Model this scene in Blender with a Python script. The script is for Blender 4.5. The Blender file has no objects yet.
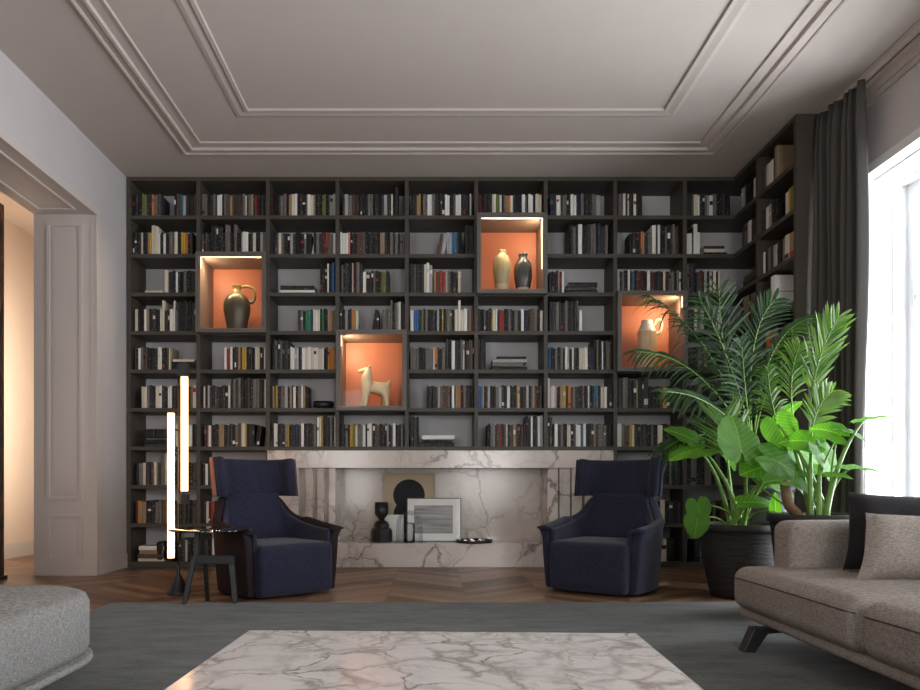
import bpy, math, random
from mathutils import Vector, Matrix, noise
from mathutils.geometry import intersect_line_plane
random.seed(7)
SC = bpy.context.scene
COL = SC.collection
PI = math.pi
def R(a): return math.radians(a)

# ------------------------------------------------------------------ camera
CZ, FPX = 0.74, 700.0
cam = bpy.data.cameras.new('camera')
cam.sensor_width = 36.0
cam.lens = FPX/920*36
cam.shift_x = (460-431)/920
cam.shift_y = (485-345)/920
cam.clip_start = 0.05
camo = bpy.data.objects.new('camera', cam); COL.objects.link(camo)
camo.location = (0, 0, CZ); camo.rotation_euler = (R(90), 0, 0)
SC.camera = camo
def P(px, py, Y):
    """point seen at (px,py) of the 920x690 frame when it stands Y metres into the room"""
    s = FPX/Y
    return Vector(((px-431)/s, Y, CZ+(485-py)/s))

# ------------------------------------------------------------------ world + light
w = bpy.data.worlds.new('world'); SC.world = w; w.use_nodes = True
bg = w.node_tree.nodes['Background']
bg.inputs[0].default_value = (0.86, 0.93, 1.0, 1); bg.inputs[1].default_value = 2.0
def area(name, loc, rot, sx, sy, power, color, spread=180):
    l = bpy.data.lights.new(name, 'AREA'); l.shape = 'RECTANGLE'; l.size = sx; l.size_y = sy
    l.energy = power; l.color = color; l.spread = R(spread)
    o = bpy.data.objects.new(name, l); COL.objects.link(o); o.location = loc; o.rotation_euler = rot
    return o
DAY = (0.90, 0.95, 1.0)
area('daylight_window_1', (4.3, 4.30, 1.35), (0, R(97), 0), 3.0, 2.0, 270, DAY)
area('daylight_window_2', (4.3, 2.3, 1.35), (0, R(97), 0), 3.0, 2.0, 210, DAY)
area('daylight_window_3', (4.3, 0.1, 1.35), (0, R(97), 0), 3.0, 2.0, 100, DAY)
area('front_fill_left', (-1.98, -3.1, 1.6), (R(90), 0, 0), 1.2, 2.6, 48, (1.0, .95, .9))  # added frontal fill, shining through an unseen window behind the camera
area('front_fill_right', (1.2, -3.1, 1.6), (R(90), 0, 0), 1.4, 2.6, 75, (1.0, .95, .9))  # second added fill lamp behind the camera, at the right-hand opening
area('passage_lamp_light', (-3.34, 6.6, 1.6), (0, R(90), 0), 2.0, .5, 24, (1.0, 0.86, 0.70))
vs = SC.view_settings
SC.display_settings.display_device = 'sRGB'
vs.view_transform = 'Standard'; vs.look = 'None'; vs.gamma = 1.0; vs.use_curve_mapping = False
vs.exposure = 0.55
try:
    SC.cycles.use_denoising = True
    SC.cycles.max_bounces = 10; SC.cycles.diffuse_bounces = 5; SC.cycles.glossy_bounces = 3
    SC.cycles.transparent_max_bounces = 12; SC.cycles.sample_clamp_indirect = 6
    SC.cycles.caustics_reflective = False; SC.cycles.caustics_refractive = False
except Exception: pass

# ------------------------------------------------------------------ materials
def srgb(r, g, b):
    f = lambda c: (c/255/12.92 if c/255 <= .04045 else ((c/255+.055)/1.055)**2.4)
    return (f(r), f(g), f(b), 1)
class NT:
    def __init__(s, name):
        s.m = bpy.data.materials.new(name); s.m.use_nodes = True
        s.t = s.m.node_tree; s.n = s.t.nodes; s.l = s.t.links
        s.b = s.n['Principled BSDF']; s.out = s.n['Material Output']
    def node(s, typ, **kw):
        n = s.n.new(typ)
        for k, v in kw.items():
            if k.startswith('i_'): n.inputs[k[2:].replace('_', ' ')].default_value = v
            else: setattr(n, k, v)
        return n
    def math(s, op, a, b=None, c=None, clamp=False):
        n = s.n.new('ShaderNodeMath'); n.operation = op; n.use_clamp = clamp
        for i, v in enumerate((a, b, c)):
            if v is None: continue
            if isinstance(v, (int, float)): n.inputs[i].default_value = v
            else: s.l.new(v, n.inputs[i])
        return n.outputs[0]
    def coord(s, which='Object', scale=None):
        if which == 'World': o = s.n.new('ShaderNodeNewGeometry').outputs['Position']
        else: o = s.n.new('ShaderNodeTexCoord').outputs[which]
        if scale:
            m = s.n.new('ShaderNodeMapping'); m.inputs['Scale'].default_value = scale
            s.l.new(o, m.inputs['Vector']); o = m.outputs[0]
        return o
    def noise(s, vec, scale, detail=4, rough=.5, dist=0):
        n = s.node('ShaderNodeTexNoise'); n.inputs['Scale'].default_value = scale
        n.inputs['Detail'].default_value = detail; n.inputs['Roughness'].default_value = rough
        n.inputs['Distortion'].default_value = dist
        s.l.new(vec, n.inputs['Vector']); return n
    def ramp(s, fac, stops):
        n = s.n.new('ShaderNodeValToRGB'); e = n.color_ramp.elements
        while len(e) < len(stops): e.new(.5)
        for i, (p, c) in enumerate(stops):
            e[i].position = p; e[i].color = c if len(c) == 4 else (*c, 1)
        s.l.new(fac, n.inputs[0]); return n.outputs[0]
    def mix(s, fac, a, b, mode='MIX'):
        n = s.n.new('ShaderNodeMix'); n.data_type = 'RGBA'; n.blend_type = mode
        for i, v in ((0, fac), (6, a), (7, b)):
            if isinstance(v, (int, float, tuple)): n.inputs[i].default_value = v
            else: s.l.new(v, n.inputs[i])
        return n.outputs[2]
    def bump(s, h, strength=.3, dist=.01):
        n = s.n.new('ShaderNodeBump'); n.inputs['Strength'].default_value = strength
        n.inputs['Distance'].default_value = dist
        s.l.new(h, n.inputs['Height']); s.l.new(n.outputs[0], s.b.inputs['Normal'])
    def base(s, c, rough=.5, metal=0, spec=None):
        if isinstance(c, tuple): s.b.inputs['Base Color'].default_value = c
        else: s.l.new(c, s.b.inputs['Base Color'])
        if isinstance(rough, (int, float)): s.b.inputs['Roughness'].default_value = rough
        else: s.l.new(rough, s.b.inputs['Roughness'])
        s.b.inputs['Metallic'].default_value = metal
        if spec is not None: s.b.inputs['Specular IOR Level'].default_value = spec
        return s.m
def plain(name, c, rough=.5, metal=0, spec=None, var=.06, scale=6):
    t = NT(name)
    n = t.noise(t.coord('World'), scale, 3)
    k = t.ramp(n.outputs[0], [(.3, (1-var,)*3), (.7, (1+0*var,)*3)])
    return t.base(t.mix(1.0, c, k, 'MULTIPLY'), rough, metal, spec)
def emis(name, c, s):
    t = NT(name); t.base((0, 0, 0, 1)); t.b.inputs['Emission Color'].default_value = c
    t.b.inputs['Emission Strength'].default_value = s; return t.m
def fabric(name, c1, c2, scale=260, bump=.5, streak=True, sheen=.0, rough=.95):
    t = NT(name); co = t.coord('World')
    n1 = t.noise(co, scale, 2, .7)
    a = t.noise(t.coord('World', (1, 1, .12)), scale*1.1, 1)
    b = t.noise(t.coord('World', (.12, .12, 1)), scale*1.1, 1)
    h = t.math('ADD', t.math('ADD', a.outputs[0], b.outputs[0]), n1.outputs[0])
    f = t.math('MULTIPLY', t.math('SUBTRACT', h, 1.15), 1.7, clamp=True)
    big = t.noise(co, 4, 3)
    col = t.mix(f, c1, c2)
    col = t.mix(1.0, col, t.ramp(big.outputs[0], [(.3, (.88,)*3), (.7, (1, 1, 1))]), 'MULTIPLY')
    t.base(col, rough, 0, .15)
    t.b.inputs['Sheen Weight'].default_value = sheen
    t.bump(h, bump, .0015); return t.m
def marble(name, basec, veinc, scale=1.0, dens=.5, net=False):
    t = NT(name); co = t.coord('World')
    wn = t.noise(co, 1.6*scale, 5, .6)
    add = t.n.new('ShaderNodeVectorMath'); add.operation = 'MULTIPLY_ADD'
    t.l.new(wn.outputs['Color'], add.inputs[0]); add.inputs[1].default_value = (.55/scale,)*3; t.l.new(co, add.inputs[2])
    wn2 = t.noise(add.outputs[0], 9*scale, 3, .6)
    add2 = t.n.new('ShaderNodeVectorMath'); add2.operation = 'MULTIPLY_ADD'
    t.l.new(wn2.outputs['Color'], add2.inputs[0]); add2.inputs[1].default_value = (.07/scale,)*3; t.l.new(add.outputs[0], add2.inputs[2])
    def vor(sc, lo, hi):
        v = t.n.new('ShaderNodeTexVoronoi'); v.feature = 'DISTANCE_TO_EDGE'; v.inputs['Scale'].default_value = sc
        t.l.new(add2.outputs[0], v.inputs['Vector'])
        return t.ramp(v.outputs['Distance'], [(lo, (1, 1, 1)), (hi, (0, 0, 0))])
    v1 = vor(2.3*scale, .0, .04); v2 = vor(5.2*scale, 0, .09)
    m1 = t.ramp(t.noise(co, 2.2*scale, 3).outputs[0], [(.38, (.1,)*3), (.62, (1, 1, 1))])
    m2 = t.ramp(t.noise(co, 3.1*scale, 4).outputs[0], [(.5-.1*dens, (0, 0, 0)), (.72, (1, 1, 1))])
    cloud = t.ramp(t.noise(add.outputs[0], 5*scale, 6, .65).outputs[0], [(.4, (0, 0, 0)), (.75, (1, 1, 1))])
    if net:
        v1 = vor(1.7*scale, 0, .03); v2 = vor(3.6*scale, 0, .16); v3 = vor(8*scale, 0, .14)
        m2 = t.ramp(t.noise(co, 2.4*scale, 4).outputs[0], [(.36, (0, 0, 0)), (.62, (1, 1, 1))])
        m3 = t.ramp(t.noise(co, 1.9*scale, 3).outputs[0], [(.45, (0, 0, 0)), (.65, (1, 1, 1))])
        v2 = t.math('MAXIMUM', v2, t.math('MULTIPLY', v3, m3)); cloud = t.math('MULTIPLY', cloud, .35)
    f1 = t.math('MULTIPLY', v1, m1); f2 = t.math('MULTIPLY', t.math('MULTIPLY', v2, m2), .75)
    f = t.math('MAXIMUM', f1, f2)
    f = t.math('MULTIPLY', f, .85)
    f = t.math('MAXIMUM', f, t.math('MULTIPLY', t.math('MULTIPLY', cloud, m2), .55*dens+.1))
    col = t.mix(f, basec, veinc)
    return t.base(col, .16, 0, .5)

M = {}
M['wall'] = plain('wall_paint', srgb(194, 188, 187), .75, var=.03)
M['ceiling'] = plain('ceiling_paint', srgb(188, 177, 170), .8, var=.03)
M['trimpaint'] = plain('trim_paint', srgb(196, 188, 184), .5, var=.02)
M['whitepaint'] = plain('window_paint', srgb(218, 218, 218), .45, var=.01)
M['passage'] = plain('passage_plaster', srgb(214, 196, 180), .8, var=.03)
def woodgrey():
    t = NT('charcoal_oak'); co = t.coord('World', (4, 4, 60))
    n = t.noise(co, 3, 4, .6)
    return t.base(t.ramp(n.outputs[0], [(.3, srgb(64, 59, 54)), (.7, srgb(78, 72, 65))]), .5, 0, .35)
M['oak'] = woodgrey()
M['backpanel'] = plain('pale_back_panel', srgb(190, 188, 190), .7, var=.03)
M['orange'] = plain('orange_lacquer', srgb(194, 114, 76), .5, var=.04)
M['taupe'] = plain('taupe_lining', srgb(120, 104, 90), .5, var=.04)
M['frame_grey'] = plain('warm_grey_frame', srgb(92, 88, 84), .45, var=.05)
M['led'] = emis('warm_light_strip', (1, .78, .50, 1), 2.4)
M['tube'] = emis('glowing_tube', (1, .52, .22, 1), 5.5)
M['black'] = plain('black_metal', (.012, .012, .012, 1), .35, 0, .5)
M['marble'] = marble('veined_white_marble', srgb(206, 196, 188), srgb(104, 90, 82), .9, .6)
M['marble_table'] = marble('polished_table_marble', srgb(216, 211, 208), srgb(104, 90, 80), 2.4, .8, True)
M['navy'] = fabric('navy_wool', srgb(26, 27, 43), srgb(48, 49, 67), 320, .4, sheen=.1)
M['shell_navy'] = fabric('navy_shell_wool', srgb(26, 27, 43), srgb(48, 49, 67), 320, .4, sheen=.1)
M['shell_brown'] = fabric('dark_aubergine_shell', srgb(30, 25, 28), srgb(48, 38, 40), 320, .3)
M['cocoa'] = plain('cocoa_leather', srgb(112, 78, 66), .55)
M['tweed'] = fabric('beige_grey_tweed', srgb(112, 104, 98), srgb(166, 157, 149), 420, .5)
M['tweed_dark'] = fabric('piping_thread', srgb(60, 54, 50), srgb(86, 78, 72), 300, .3)
M['tweed_grey'] = fabric('silver_grey_tweed', srgb(104, 102, 100), srgb(160, 157, 154), 420, .5)
M['charcoal_velvet'] = fabric('charcoal_velvet', srgb(28, 26, 28), srgb(44, 41, 43), 300, .3, sheen=.1)
M['gunmetal'] = plain('gunmetal', srgb(44, 46, 47), .45, .3)
M['soil'] = plain('dark_soil', srgb(40, 30, 22), .95, var=.5, scale=60)
M['bark'] = plain('ringed_bark', srgb(120, 92, 66), .8, var=.5, scale=50)
def rug():
    t = NT('rug_pile'); co = t.coord('World')
    a = t.noise(t.coord('World', (1, 3, 1)), 3.2, 6, .65); b = t.noise(co, 90, 3)
    f = t.math('ADD', t.math('MULTIPLY', a.outputs[0], .75), t.math('MULTIPLY', b.outputs[0], .3))
    t.base(t.ramp(f, [(.38, srgb(32, 34, 33)), (.64, srgb(72, 75, 73))]), .95, 0, .1)
    t.b.inputs['Sheen Weight'].default_value = .15
    t.bump(b.outputs[0], .6, .004); return t.m
M['rug'] = rug()
def parquet():
    t = NT('chevron_parquet'); co = t.coord('World'); sx = t.n.new('ShaderNodeSeparateXYZ'); t.l.new(co, sx.inputs[0])
    W_, PW = .52, .10
    u = t.math('DIVIDE', t.math('ADD', sx.outputs[0], 20.05), W_)
    c = t.math('FLOOR', u); f = t.math('FRACT', u)
    par = t.math('MODULO', c, 2.0)
    ff = t.math('ABSOLUTE', t.math('SUBTRACT', par, f))
    v = t.math('DIVIDE', t.math('ADD', t.math('ADD', sx.outputs[1], 20), t.math('MULTIPLY', ff, W_*.8)), PW*1.28)
    r = t.math('FLOOR', v); fr = t.math('FRACT', v)
    cx = t.n.new('ShaderNodeCombineXYZ'); t.l.new(c, cx.inputs[0]); t.l.new(r, cx.inputs[1])
    wn = t.n.new('ShaderNodeTexWhiteNoise'); wn.noise_dimensions = '3D'; t.l.new(cx.outputs[0], wn.inputs['Vector'])
    sh = t.n.new('ShaderNodeCombineXYZ'); t.l.new(t.math('MULTIPLY', f, 1.2), sh.inputs[0]); t.l.new(t.math('MULTIPLY', fr, 2.5), sh.inputs[1]); t.l.new(t.math('ADD', t.math('MULTIPLY', c, 7.3), t.math('MULTIPLY', r, 3.1)), sh.inputs[2])
    g = t.noise(sh.outputs[0], 2.2, 5, .6)
    k = t.math('ADD', t.math('MULTIPLY', wn.outputs[0], .65), t.math('MULTIPLY', g.outputs[0], .45))
    col = t.ramp(k, [(.1, srgb(70, 50, 38)), (.5, srgb(112, 84, 64)), (.95, srgb(158, 126, 100))])
    e1 = t.math('LESS_THAN', fr, .035); e2 = t.math('LESS_THAN', f, .008)
    e = t.math('MAXIMUM', e1, e2)
    col = t.mix(t.math('MULTIPLY', e, .75), col, srgb(36, 24, 18))
    t.base(col, .36, 0, .5)
    t.bump(t.math('SUBTRACT', 1, e), .3, .002); return t.m
M['parquet'] = parquet()
def glass(name, tint=(1, 1, 1, 1), refl=.12):
    t = NT(name); t.n.remove(t.b)
    tr = t.node('ShaderNodeBsdfTransparent'); tr.inputs[0].default_value = tint
    gl = t.node('ShaderNodeBsdfGlossy'); gl.inputs['Roughness'].default_value = .03
    fr = t.node('ShaderNodeFresnel'); fr.inputs[0].default_value = 1.45
    k = t.math('MULTIPLY', fr.outputs[0], refl/.04*.35, clamp=True)
    mx = t.node('ShaderNodeMixShader'); t.l.new(k, mx.inputs[0]); t.l.new(tr.outputs[0], mx.inputs[1]); t.l.new(gl.outputs[0], mx.inputs[2])
    t.l.new(mx.outputs[0], t.out.inputs[0]); return t.m
M['glass'] = glass('clear_glass', refl=.02)
M['smoked'] = glass('smoked_glass', (.62, .60, .58, 1), .30)
M['ripple'] = glass('cast_glass', (.94, .95, .96, 1), .12)
def curtainmat():
    t = NT('charcoal_linen'); co = t.coord('World')
    a = t.noise(t.coord('World', (1, 1, .05)), 260, 1); b = t.noise(t.coord('World', (.08, .08, 1)), 150, 2)
    h = t.math('ADD', a.outputs[0], b.outputs[0])
    col = t.ramp(h, [(.35, srgb(46, 44, 42)), (.65, srgb(84, 81, 78))])
    t.base(col, .95, 0, .1); t.bump(h, .5, .003)
    tl = t.node('ShaderNodeBsdfTranslucent'); t.l.new(col, tl.inputs[0])
    mx = t.node('ShaderNodeMixShader'); mx.inputs[0].default_value = .18
    t.l.new(t.b.outputs[0], mx.inputs[1]); t.l.new(tl.outputs[0], mx.inputs[2]); t.l.new(mx.outputs[0], t.out.inputs[0])
    return t.m
M['curtain'] = curtainmat()
def leafmat(name, c1, c2, veins=True, gloss=.35, trans=.45):
    t = NT(name)
    if veins:
        uv = t.n.new('ShaderNodeTexCoord').outputs['UV']; s = t.n.new('ShaderNodeSeparateXYZ'); t.l.new(uv, s.inputs[0])
        ay = t.math('ABSOLUTE', s.outputs[1])
        q = t.math('FRACT', t.math('MULTIPLY', t.math('SUBTRACT', s.outputs[0], t.math('MULTIPLY', ay, .75)), 7))
        lat = t.ramp(q, [(0, (1, 1, 1)), (.10, (0, 0, 0)), (.9, (0, 0, 0)), (1, (1, 1, 1))])
        mid = t.math('LESS_THAN', ay, .018)
        f = t.math('MAXIMUM', t.math('MULTIPLY', lat, .7), mid)
        nn = t.noise(t.coord('World'), 9, 3)
        col = t.mix(f, t.mix(nn.outputs[0], c1, c2), (min(1, c2[0]*1.9), min(1, c2[1]*1.5), c2[2]*1.9, 1))
        t.bump(q, .35, .01)
    else:
        nn = t.noise(t.coord('World'), 7, 3)
        col = t.mix(t.math('MULTIPLY', t.math('SUBTRACT', nn.outputs[0], .3), 2.2, clamp=True), c1, c2)
    t.base(col, gloss, 0, .35)
    tl = t.node('ShaderNodeBsdfTranslucent'); t.l.new(t.mix(1.0, col, (1.6, 1.7, .8, 1), 'MULTIPLY'), tl.inputs[0])
    mx = t.node('ShaderNodeMixShader'); mx.inputs[0].default_value = trans
    t.l.new(t.b.outputs[0], mx.inputs[1]); t.l.new(tl.outputs[0], mx.inputs[2]); t.l.new(mx.outputs[0], t.out.inputs[0])
    return t.m
M['leaf'] = leafmat('broad_leaf', srgb(62, 112, 34), srgb(94, 146, 48), True, .6, .5)
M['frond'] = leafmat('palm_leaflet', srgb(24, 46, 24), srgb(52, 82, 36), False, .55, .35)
M['stalk'] = plain('green_stalk', srgb(110, 148, 66), .45)
def potmat():
    t = NT('dark_ribbed_pot'); co = t.coord('World', (3, 3, 60))
    n = t.noise(co, 2.5, 4)
    t.base(t.ramp(n.outputs[0], [(.3, srgb(30, 28, 28)), (.7, srgb(56, 52, 50))]), .6, 0, .3)
    t.bump(n.outputs[0], .6, .01); return t.m
M['pot'] = potmat()
M['potgrey'] = plain('grey_ceramic', srgb(96, 98, 108), .4, var=.2, scale=20)
M['bronze'] = NT('bronze_glaze'); _t = M['bronze']
_n = _t.noise(_t.coord('World', (30, 30, 5)), 1.2, 3)
_z = _t.n.new('ShaderNodeSeparateXYZ'); _t.l.new(_t.coord('Object'), _z.inputs[0])
M['bronze'] = _t.base(_t.mix(_t.ramp(_z.outputs[2], [(.262, (0, 0, 0)), (.33, (1, 1, 1))]), _t.mix(_n.outputs[0], srgb(52, 48, 36), srgb(84, 78, 58)), srgb(146, 124, 72)), .3, .25)
def zsplit(name, z0, cl, ch, rough=.35, streak=.1):
    t = NT(name); s = t.n.new('ShaderNodeSeparateXYZ'); t.l.new(t.coord('Object'), s.inputs[0])
    n = t.noise(t.coord('World', (60, 60, 6)), 1.0, 3)
    f = t.math('GREATER_THAN', t.math('ADD', s.outputs[2], t.math('MULTIPLY', n.outputs[0], .03)), z0+.015)
    c = t.mix(f, cl, ch)
    return t.base(t.mix(1.0, c, t.ramp(n.outputs[0], [(.3, (1-streak*3,)*3), (.7, (1, 1, 1))]), 'MULTIPLY'), rough)
M['sage_vase'] = zsplit('sage_streaked_glaze', .075, srgb(206, 184, 150), srgb(168, 152, 112))
M['slate_vase'] = zsplit('slate_glossy_glaze', .045, srgb(200, 178, 148), srgb(62, 66, 66), .18)
M['jug_pale'] = zsplit('biscuit_jug_glaze', .285, srgb(214, 176, 132), srgb(236, 226, 208))
M['creamclay'] = plain('cream_clay', srgb(222, 202, 166), .6, var=.12, scale=14)
M['page'] = plain('book_pages', srgb(196, 186, 168), .9)
M['paper'] = plain('white_paper', srgb(230, 229, 226), .8)
M['beigepaper'] = plain('beige_print_ground', srgb(176, 160, 134), .85)
M['ink'] = plain('black_ink', srgb(22, 22, 26), .8)
def seascape():
    t = NT('grey_seascape_print'); a = t.noise(t.coord('World', (.8, 1, 14)), 2.6, 5, .6)
    return t.base(t.ramp(a.outputs[0], [(.3, srgb(84, 84, 84)), (.7, srgb(170, 168, 164))]), .4)
M['sea'] = seascape()
def burl():
    t = NT('dark_burl'); a = t.noise(t.coord('World', (1, 1, .5)), 7, 6, .7, 1.5)
    return t.base(t.ramp(a.outputs[0], [(.42, srgb(16, 10, 8)), (.6, srgb(86, 52, 28)), (.75, srgb(150, 104, 60))]), .35)
M['burl'] = burl()
PAL = dict(k=(22, 21, 22), d=(50, 48, 47), g=(104, 99, 94), l=(158, 158, 158), w=(224, 222, 216), c=(206, 197, 176),
           t=(150, 128, 100), o=(190, 112, 42), y=(184, 148, 58), b=(84, 64, 52), n=(34, 38, 62), u=(52, 96, 150),
           a=(56, 96, 112), r=(142, 46, 36), m=(74, 32, 34), v=(104, 112, 62), p=(198, 160, 150), e=(36, 120, 82))
CNAME = dict(k='black', d='charcoal', g='grey', l='light grey', w='white', c='cream', t='tan', o='orange', y='mustard',
             b='brown', n='navy', u='blue', a='teal', r='red', m='maroon', v='olive', p='pink', e='green')
BM = {}
for k_, c_ in PAL.items():
    t = NT('book_cloth_'+CNAME[k_].replace(' ', '_')); c = srgb(*c_)
    lum = (c_[0]+c_[1]+c_[2])/3
    a = t.noise(t.coord('World', (1, .3, 1)), 95, 1, .4)
    tgt = srgb(200, 196, 188) if lum < 120 else srgb(90, 84, 78)
    f = t.math('MULTIPLY', t.ramp(a.outputs[0], [(.66, (0, 0, 0)), (.72, (1, 1, 1))]), .34 if lum < 120 else .16)
    t.base(t.mix(f, c, tgt), .5, 0, .35)
    BM[k_] = t.m

# ------------------------------------------------------------------ mesh helpers
class MB:
    def __init__(s): s.v, s.f, s.m, s.sm, s.uv = [], [], [], [], []
    def add(s, vs, fs, mi=0, smooth=False, mat=None, uvs=None):
        b = len(s.v)
        s.v += [tuple(mat @ Vector(p)) if mat else tuple(p) for p in vs]
        s.uv += list(uvs) if uvs else [(0, 0)]*len(vs)
        for f in fs: s.f.append(tuple(i+b for i in f)); s.m.append(mi); s.sm.append(smooth)
        return s
    def box(s, a, b, mi=0, mat=None):
        x0, y0, z0 = a; x1, y1, z1 = b
        x0, x1 = sorted((x0, x1)); y0, y1 = sorted((y0, y1)); z0, z1 = sorted((z0, z1))
        vs = [(x0, y0, z0), (x1, y0, z0), (x1, y1, z0), (x0, y1, z0), (x0, y0, z1), (x1, y0, z1), (x1, y1, z1), (x0, y1, z1)]
        return s.add(vs, [(0, 3, 2, 1), (4, 5, 6, 7), (0, 1, 5, 4), (1, 2, 6, 5), (2, 3, 7, 6), (3, 0, 4, 7)], mi, False, mat)
    def hexa(s, q0, q1, mi=0, mat=None):
        """two quads (lists of 4 points, same winding) joined"""
        return s.add(list(q0)+list(q1), [(3, 2, 1, 0), (4, 5, 6, 7), (0, 1, 5, 4), (1, 2, 6, 5), (2, 3, 7, 6), (3, 0, 4, 7)], mi, False, mat)
    def tube(s, pts, rad, n=10, mi=0, caps=True, mat=None, flat=1.0):
        pts = [Vector(p) for p in pts]
        if isinstance(rad, (int, float)): rad = [rad]*len(pts)
        vs, fs = [], []
        up = Vector((0, 0, 1))
        prev = None
        for i, p in enumerate(pts):
            d = (pts[min(i+1, len(pts)-1)]-pts[max(i-1, 0)]).normalized()
            if prev is None:
                u = d.cross(up)
                if u.length < 1e-3: u = d.cross(Vector((0, 1, 0)))
                u.normalize()
            else:
                u = (prev-d*prev.dot(d)).normalized()
            prev = u; v = d.cross(u)
            for k in range(n):
                a = 2*PI*k/n; vs.append(p+(u*math.cos(a)+v*math.sin(a)*flat)*rad[i])
        for i in range(len(pts)-1):
            for k in range(n):
                fs.append((i*n+k, i*n+(k+1) % n, (i+1)*n+(k+1) % n, (i+1)*n+k))
        if caps: fs += [tuple(range(n))[::-1], tuple((len(pts)-1)*n+k for k in range(n))]
        return s.add(vs, fs, mi, True, mat)
    def lathe(s, prof, n=40, mi=0, c=(0, 0, 0), mat=None, smooth=True):
        vs, fs = [], []
        for r, z in prof:
            for k in range(n):
                a = 2*PI*k/n; vs.append((c[0]+r*math.cos(a), c[1]+r*math.sin(a), c[2]+z))
        for i in range(len(prof)-1):
            for k in range(n): fs.append((i*n+k, i*n+(k+1) % n, (i+1)*n+(k+1) % n, (i+1)*n+k))
        fs += [tuple(range(n))[::-1], tuple((len(prof)-1)*n+k for k in range(n))]
        return s.add(vs, fs, mi, smooth, mat)
    def rbox(s, c, h, r, n=8, mi=0, mat=None, puff=0, fn=None):
        """rounded box; puff swells the large faces like a filled cushion"""
        vs, fs = [], []
        r = min(r, *h)
        idx = {}
        def vert(p):
            k = tuple(round(q, 5) for q in p)
            if k in idx: return idx[k]
            q = [p[i]*h[i] for i in range(3)]
            inner = [max(-(h[i]-r), min(h[i]-r, q[i])) for i in range(3)]
            d = Vector([q[i]-inner[i] for i in range(3)])
            if d.length > 1e-9: d = d.normalized()*r
            o = Vector(inner)+d
            if puff:
                w_ = (1-p[0]**4)*(1-p[1]**4); o.z += puff*w_*(1 if p[2] > 0 else -1)*abs(p[2])
                w_ = (1-p[0]**4)*(1-p[2]**4); o.y += puff*.5*w_*p[1]
                w_ = (1-p[1]**4)*(1-p[2]**4); o.x += puff*.5*w_*p[0]
            if fn: o = Vector(fn(o))
            vs.append((o.x+c[0], o.y+c[1], o.z+c[2])); idx[k] = len(vs)-1; return idx[k]
        # denser samples near the rounded rims
        def ticks(i):
            rr = r/h[i]; t_ = [-1, -1+rr*.3, -1+rr*.65, -1+rr]
            m_ = [(-1+rr)+(2-2*rr)*j/n for j in range(1, n)]
            t_ = t_+m_+[-q for q in t_[::-1]]
            return sorted(set(round(q, 5) for q in t_))
        T = [ticks(i) for i in range(3)]
        for ax in range(3):
            a1, a2 = [(1, 2), (2, 0), (0, 1)][ax]
            for sg in (-1, 1):
                for i in range(len(T[a1])-1):
                    for j in range(len(T[a2])-1):
                        q = []
                        for (u_, v_) in ((i, j), (i+1, j), (i+1, j+1), (i, j+1)):
                            p = [0, 0, 0]; p[ax] = sg; p[a1] = T[a1][u_]; p[a2] = T[a2][v_]; q.append(vert(p))
                        if len(set(q)) < 3: continue
                        fs.append(tuple(q if sg > 0 else q[::-1]))
        return s.add(vs, fs, mi, True, mat)
    def loft(s, rings, mi=0, closed=True, caps=True, smooth=True, mat=None):
        n = len(rings[0]); vs = [p for r_ in rings for p in r_]; fs = []
        for i in range(len(rings)-1):
            for k in range(n if closed else n-1):
                fs.append((i*n+k, i*n+(k+1) % n, (i+1)*n+(k+1) % n, (i+1)*n+k))
        if caps: fs += [tuple(range(n))[::-1], tuple((len(rings)-1)*n+k for k in range(n))]
        return s.add(vs, fs, mi, smooth, mat)
    def prism(s, poly, y0, y1, mi=0, mat=None):
        """outline in x,z given thickness in y"""
        n = len(poly)
        vs = [(x, y0, z) for x, z in poly]+[(x, y1, z) for x, z in poly]
        fs = [tuple(range(n)), tuple(range(2*n-1, n-1, -1))]+[(k, k+n, (k+1) % n+n, (k+1) % n) for k in range(n)]
        return s.add(vs, fs, mi, False, mat)
    def build(s, name, mats, parent=None, loc=None, rotz=0, bevel=0, seg=2, fix=True, uv=False, origin=None):
        if origin: s.v = [tuple(Vector(p)-Vector(origin)) for p in s.v]; loc = origin if loc is None else loc
        me = bpy.data.meshes.new(name); me.from_pydata([tuple(p) for p in s.v], [], s.f)
        if not isinstance(mats, (list, tuple)): mats = [mats]
        for m in mats: me.materials.append(m)
        me.polygons.foreach_set('material_index', s.m); me.polygons.foreach_set('use_smooth', s.sm)
        if uv:
            l = me.uv_layers.new(name='UVMap')
            for lp in me.loops: l.data[lp.index].uv = s.uv[lp.vertex_index]
        me.update()
        if fix:
            import bmesh
            bm = bmesh.new(); bm.from_mesh(me); bmesh.ops.recalc_face_normals(bm, faces=bm.faces); bm.to_mesh(me); bm.free()
        o = bpy.data.objects.new(name, me); COL.objects.link(o)
        if parent: o.parent = parent
        if loc: o.location = loc
        o.rotation_euler.z = rotz
        if bevel:
            b = o.modifiers.new('b', 'BEVEL'); b.width = bevel; b.segments = seg; b.limit_method = 'ANGLE'; b.angle_limit = R(40)
        return o
def tag(o, label=None, cat=None, group=None, kind=None):
    if label: o['label'] = label
    if cat: o['category'] = cat
    if group: o['group'] = group
    if kind: o['kind'] = kind
    return o
def thing(name, label, cat, loc=(0, 0, 0), rz=0, group=None):
    o = bpy.data.objects.new(name, None); COL.objects.link(o); o.location = loc; o.rotation_euler.z = rz
    return tag(o, label, cat, group)
def struct(mb, name, mat, **kw): return tag(mb.build(name, mat, **kw), kind='structure')
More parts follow.
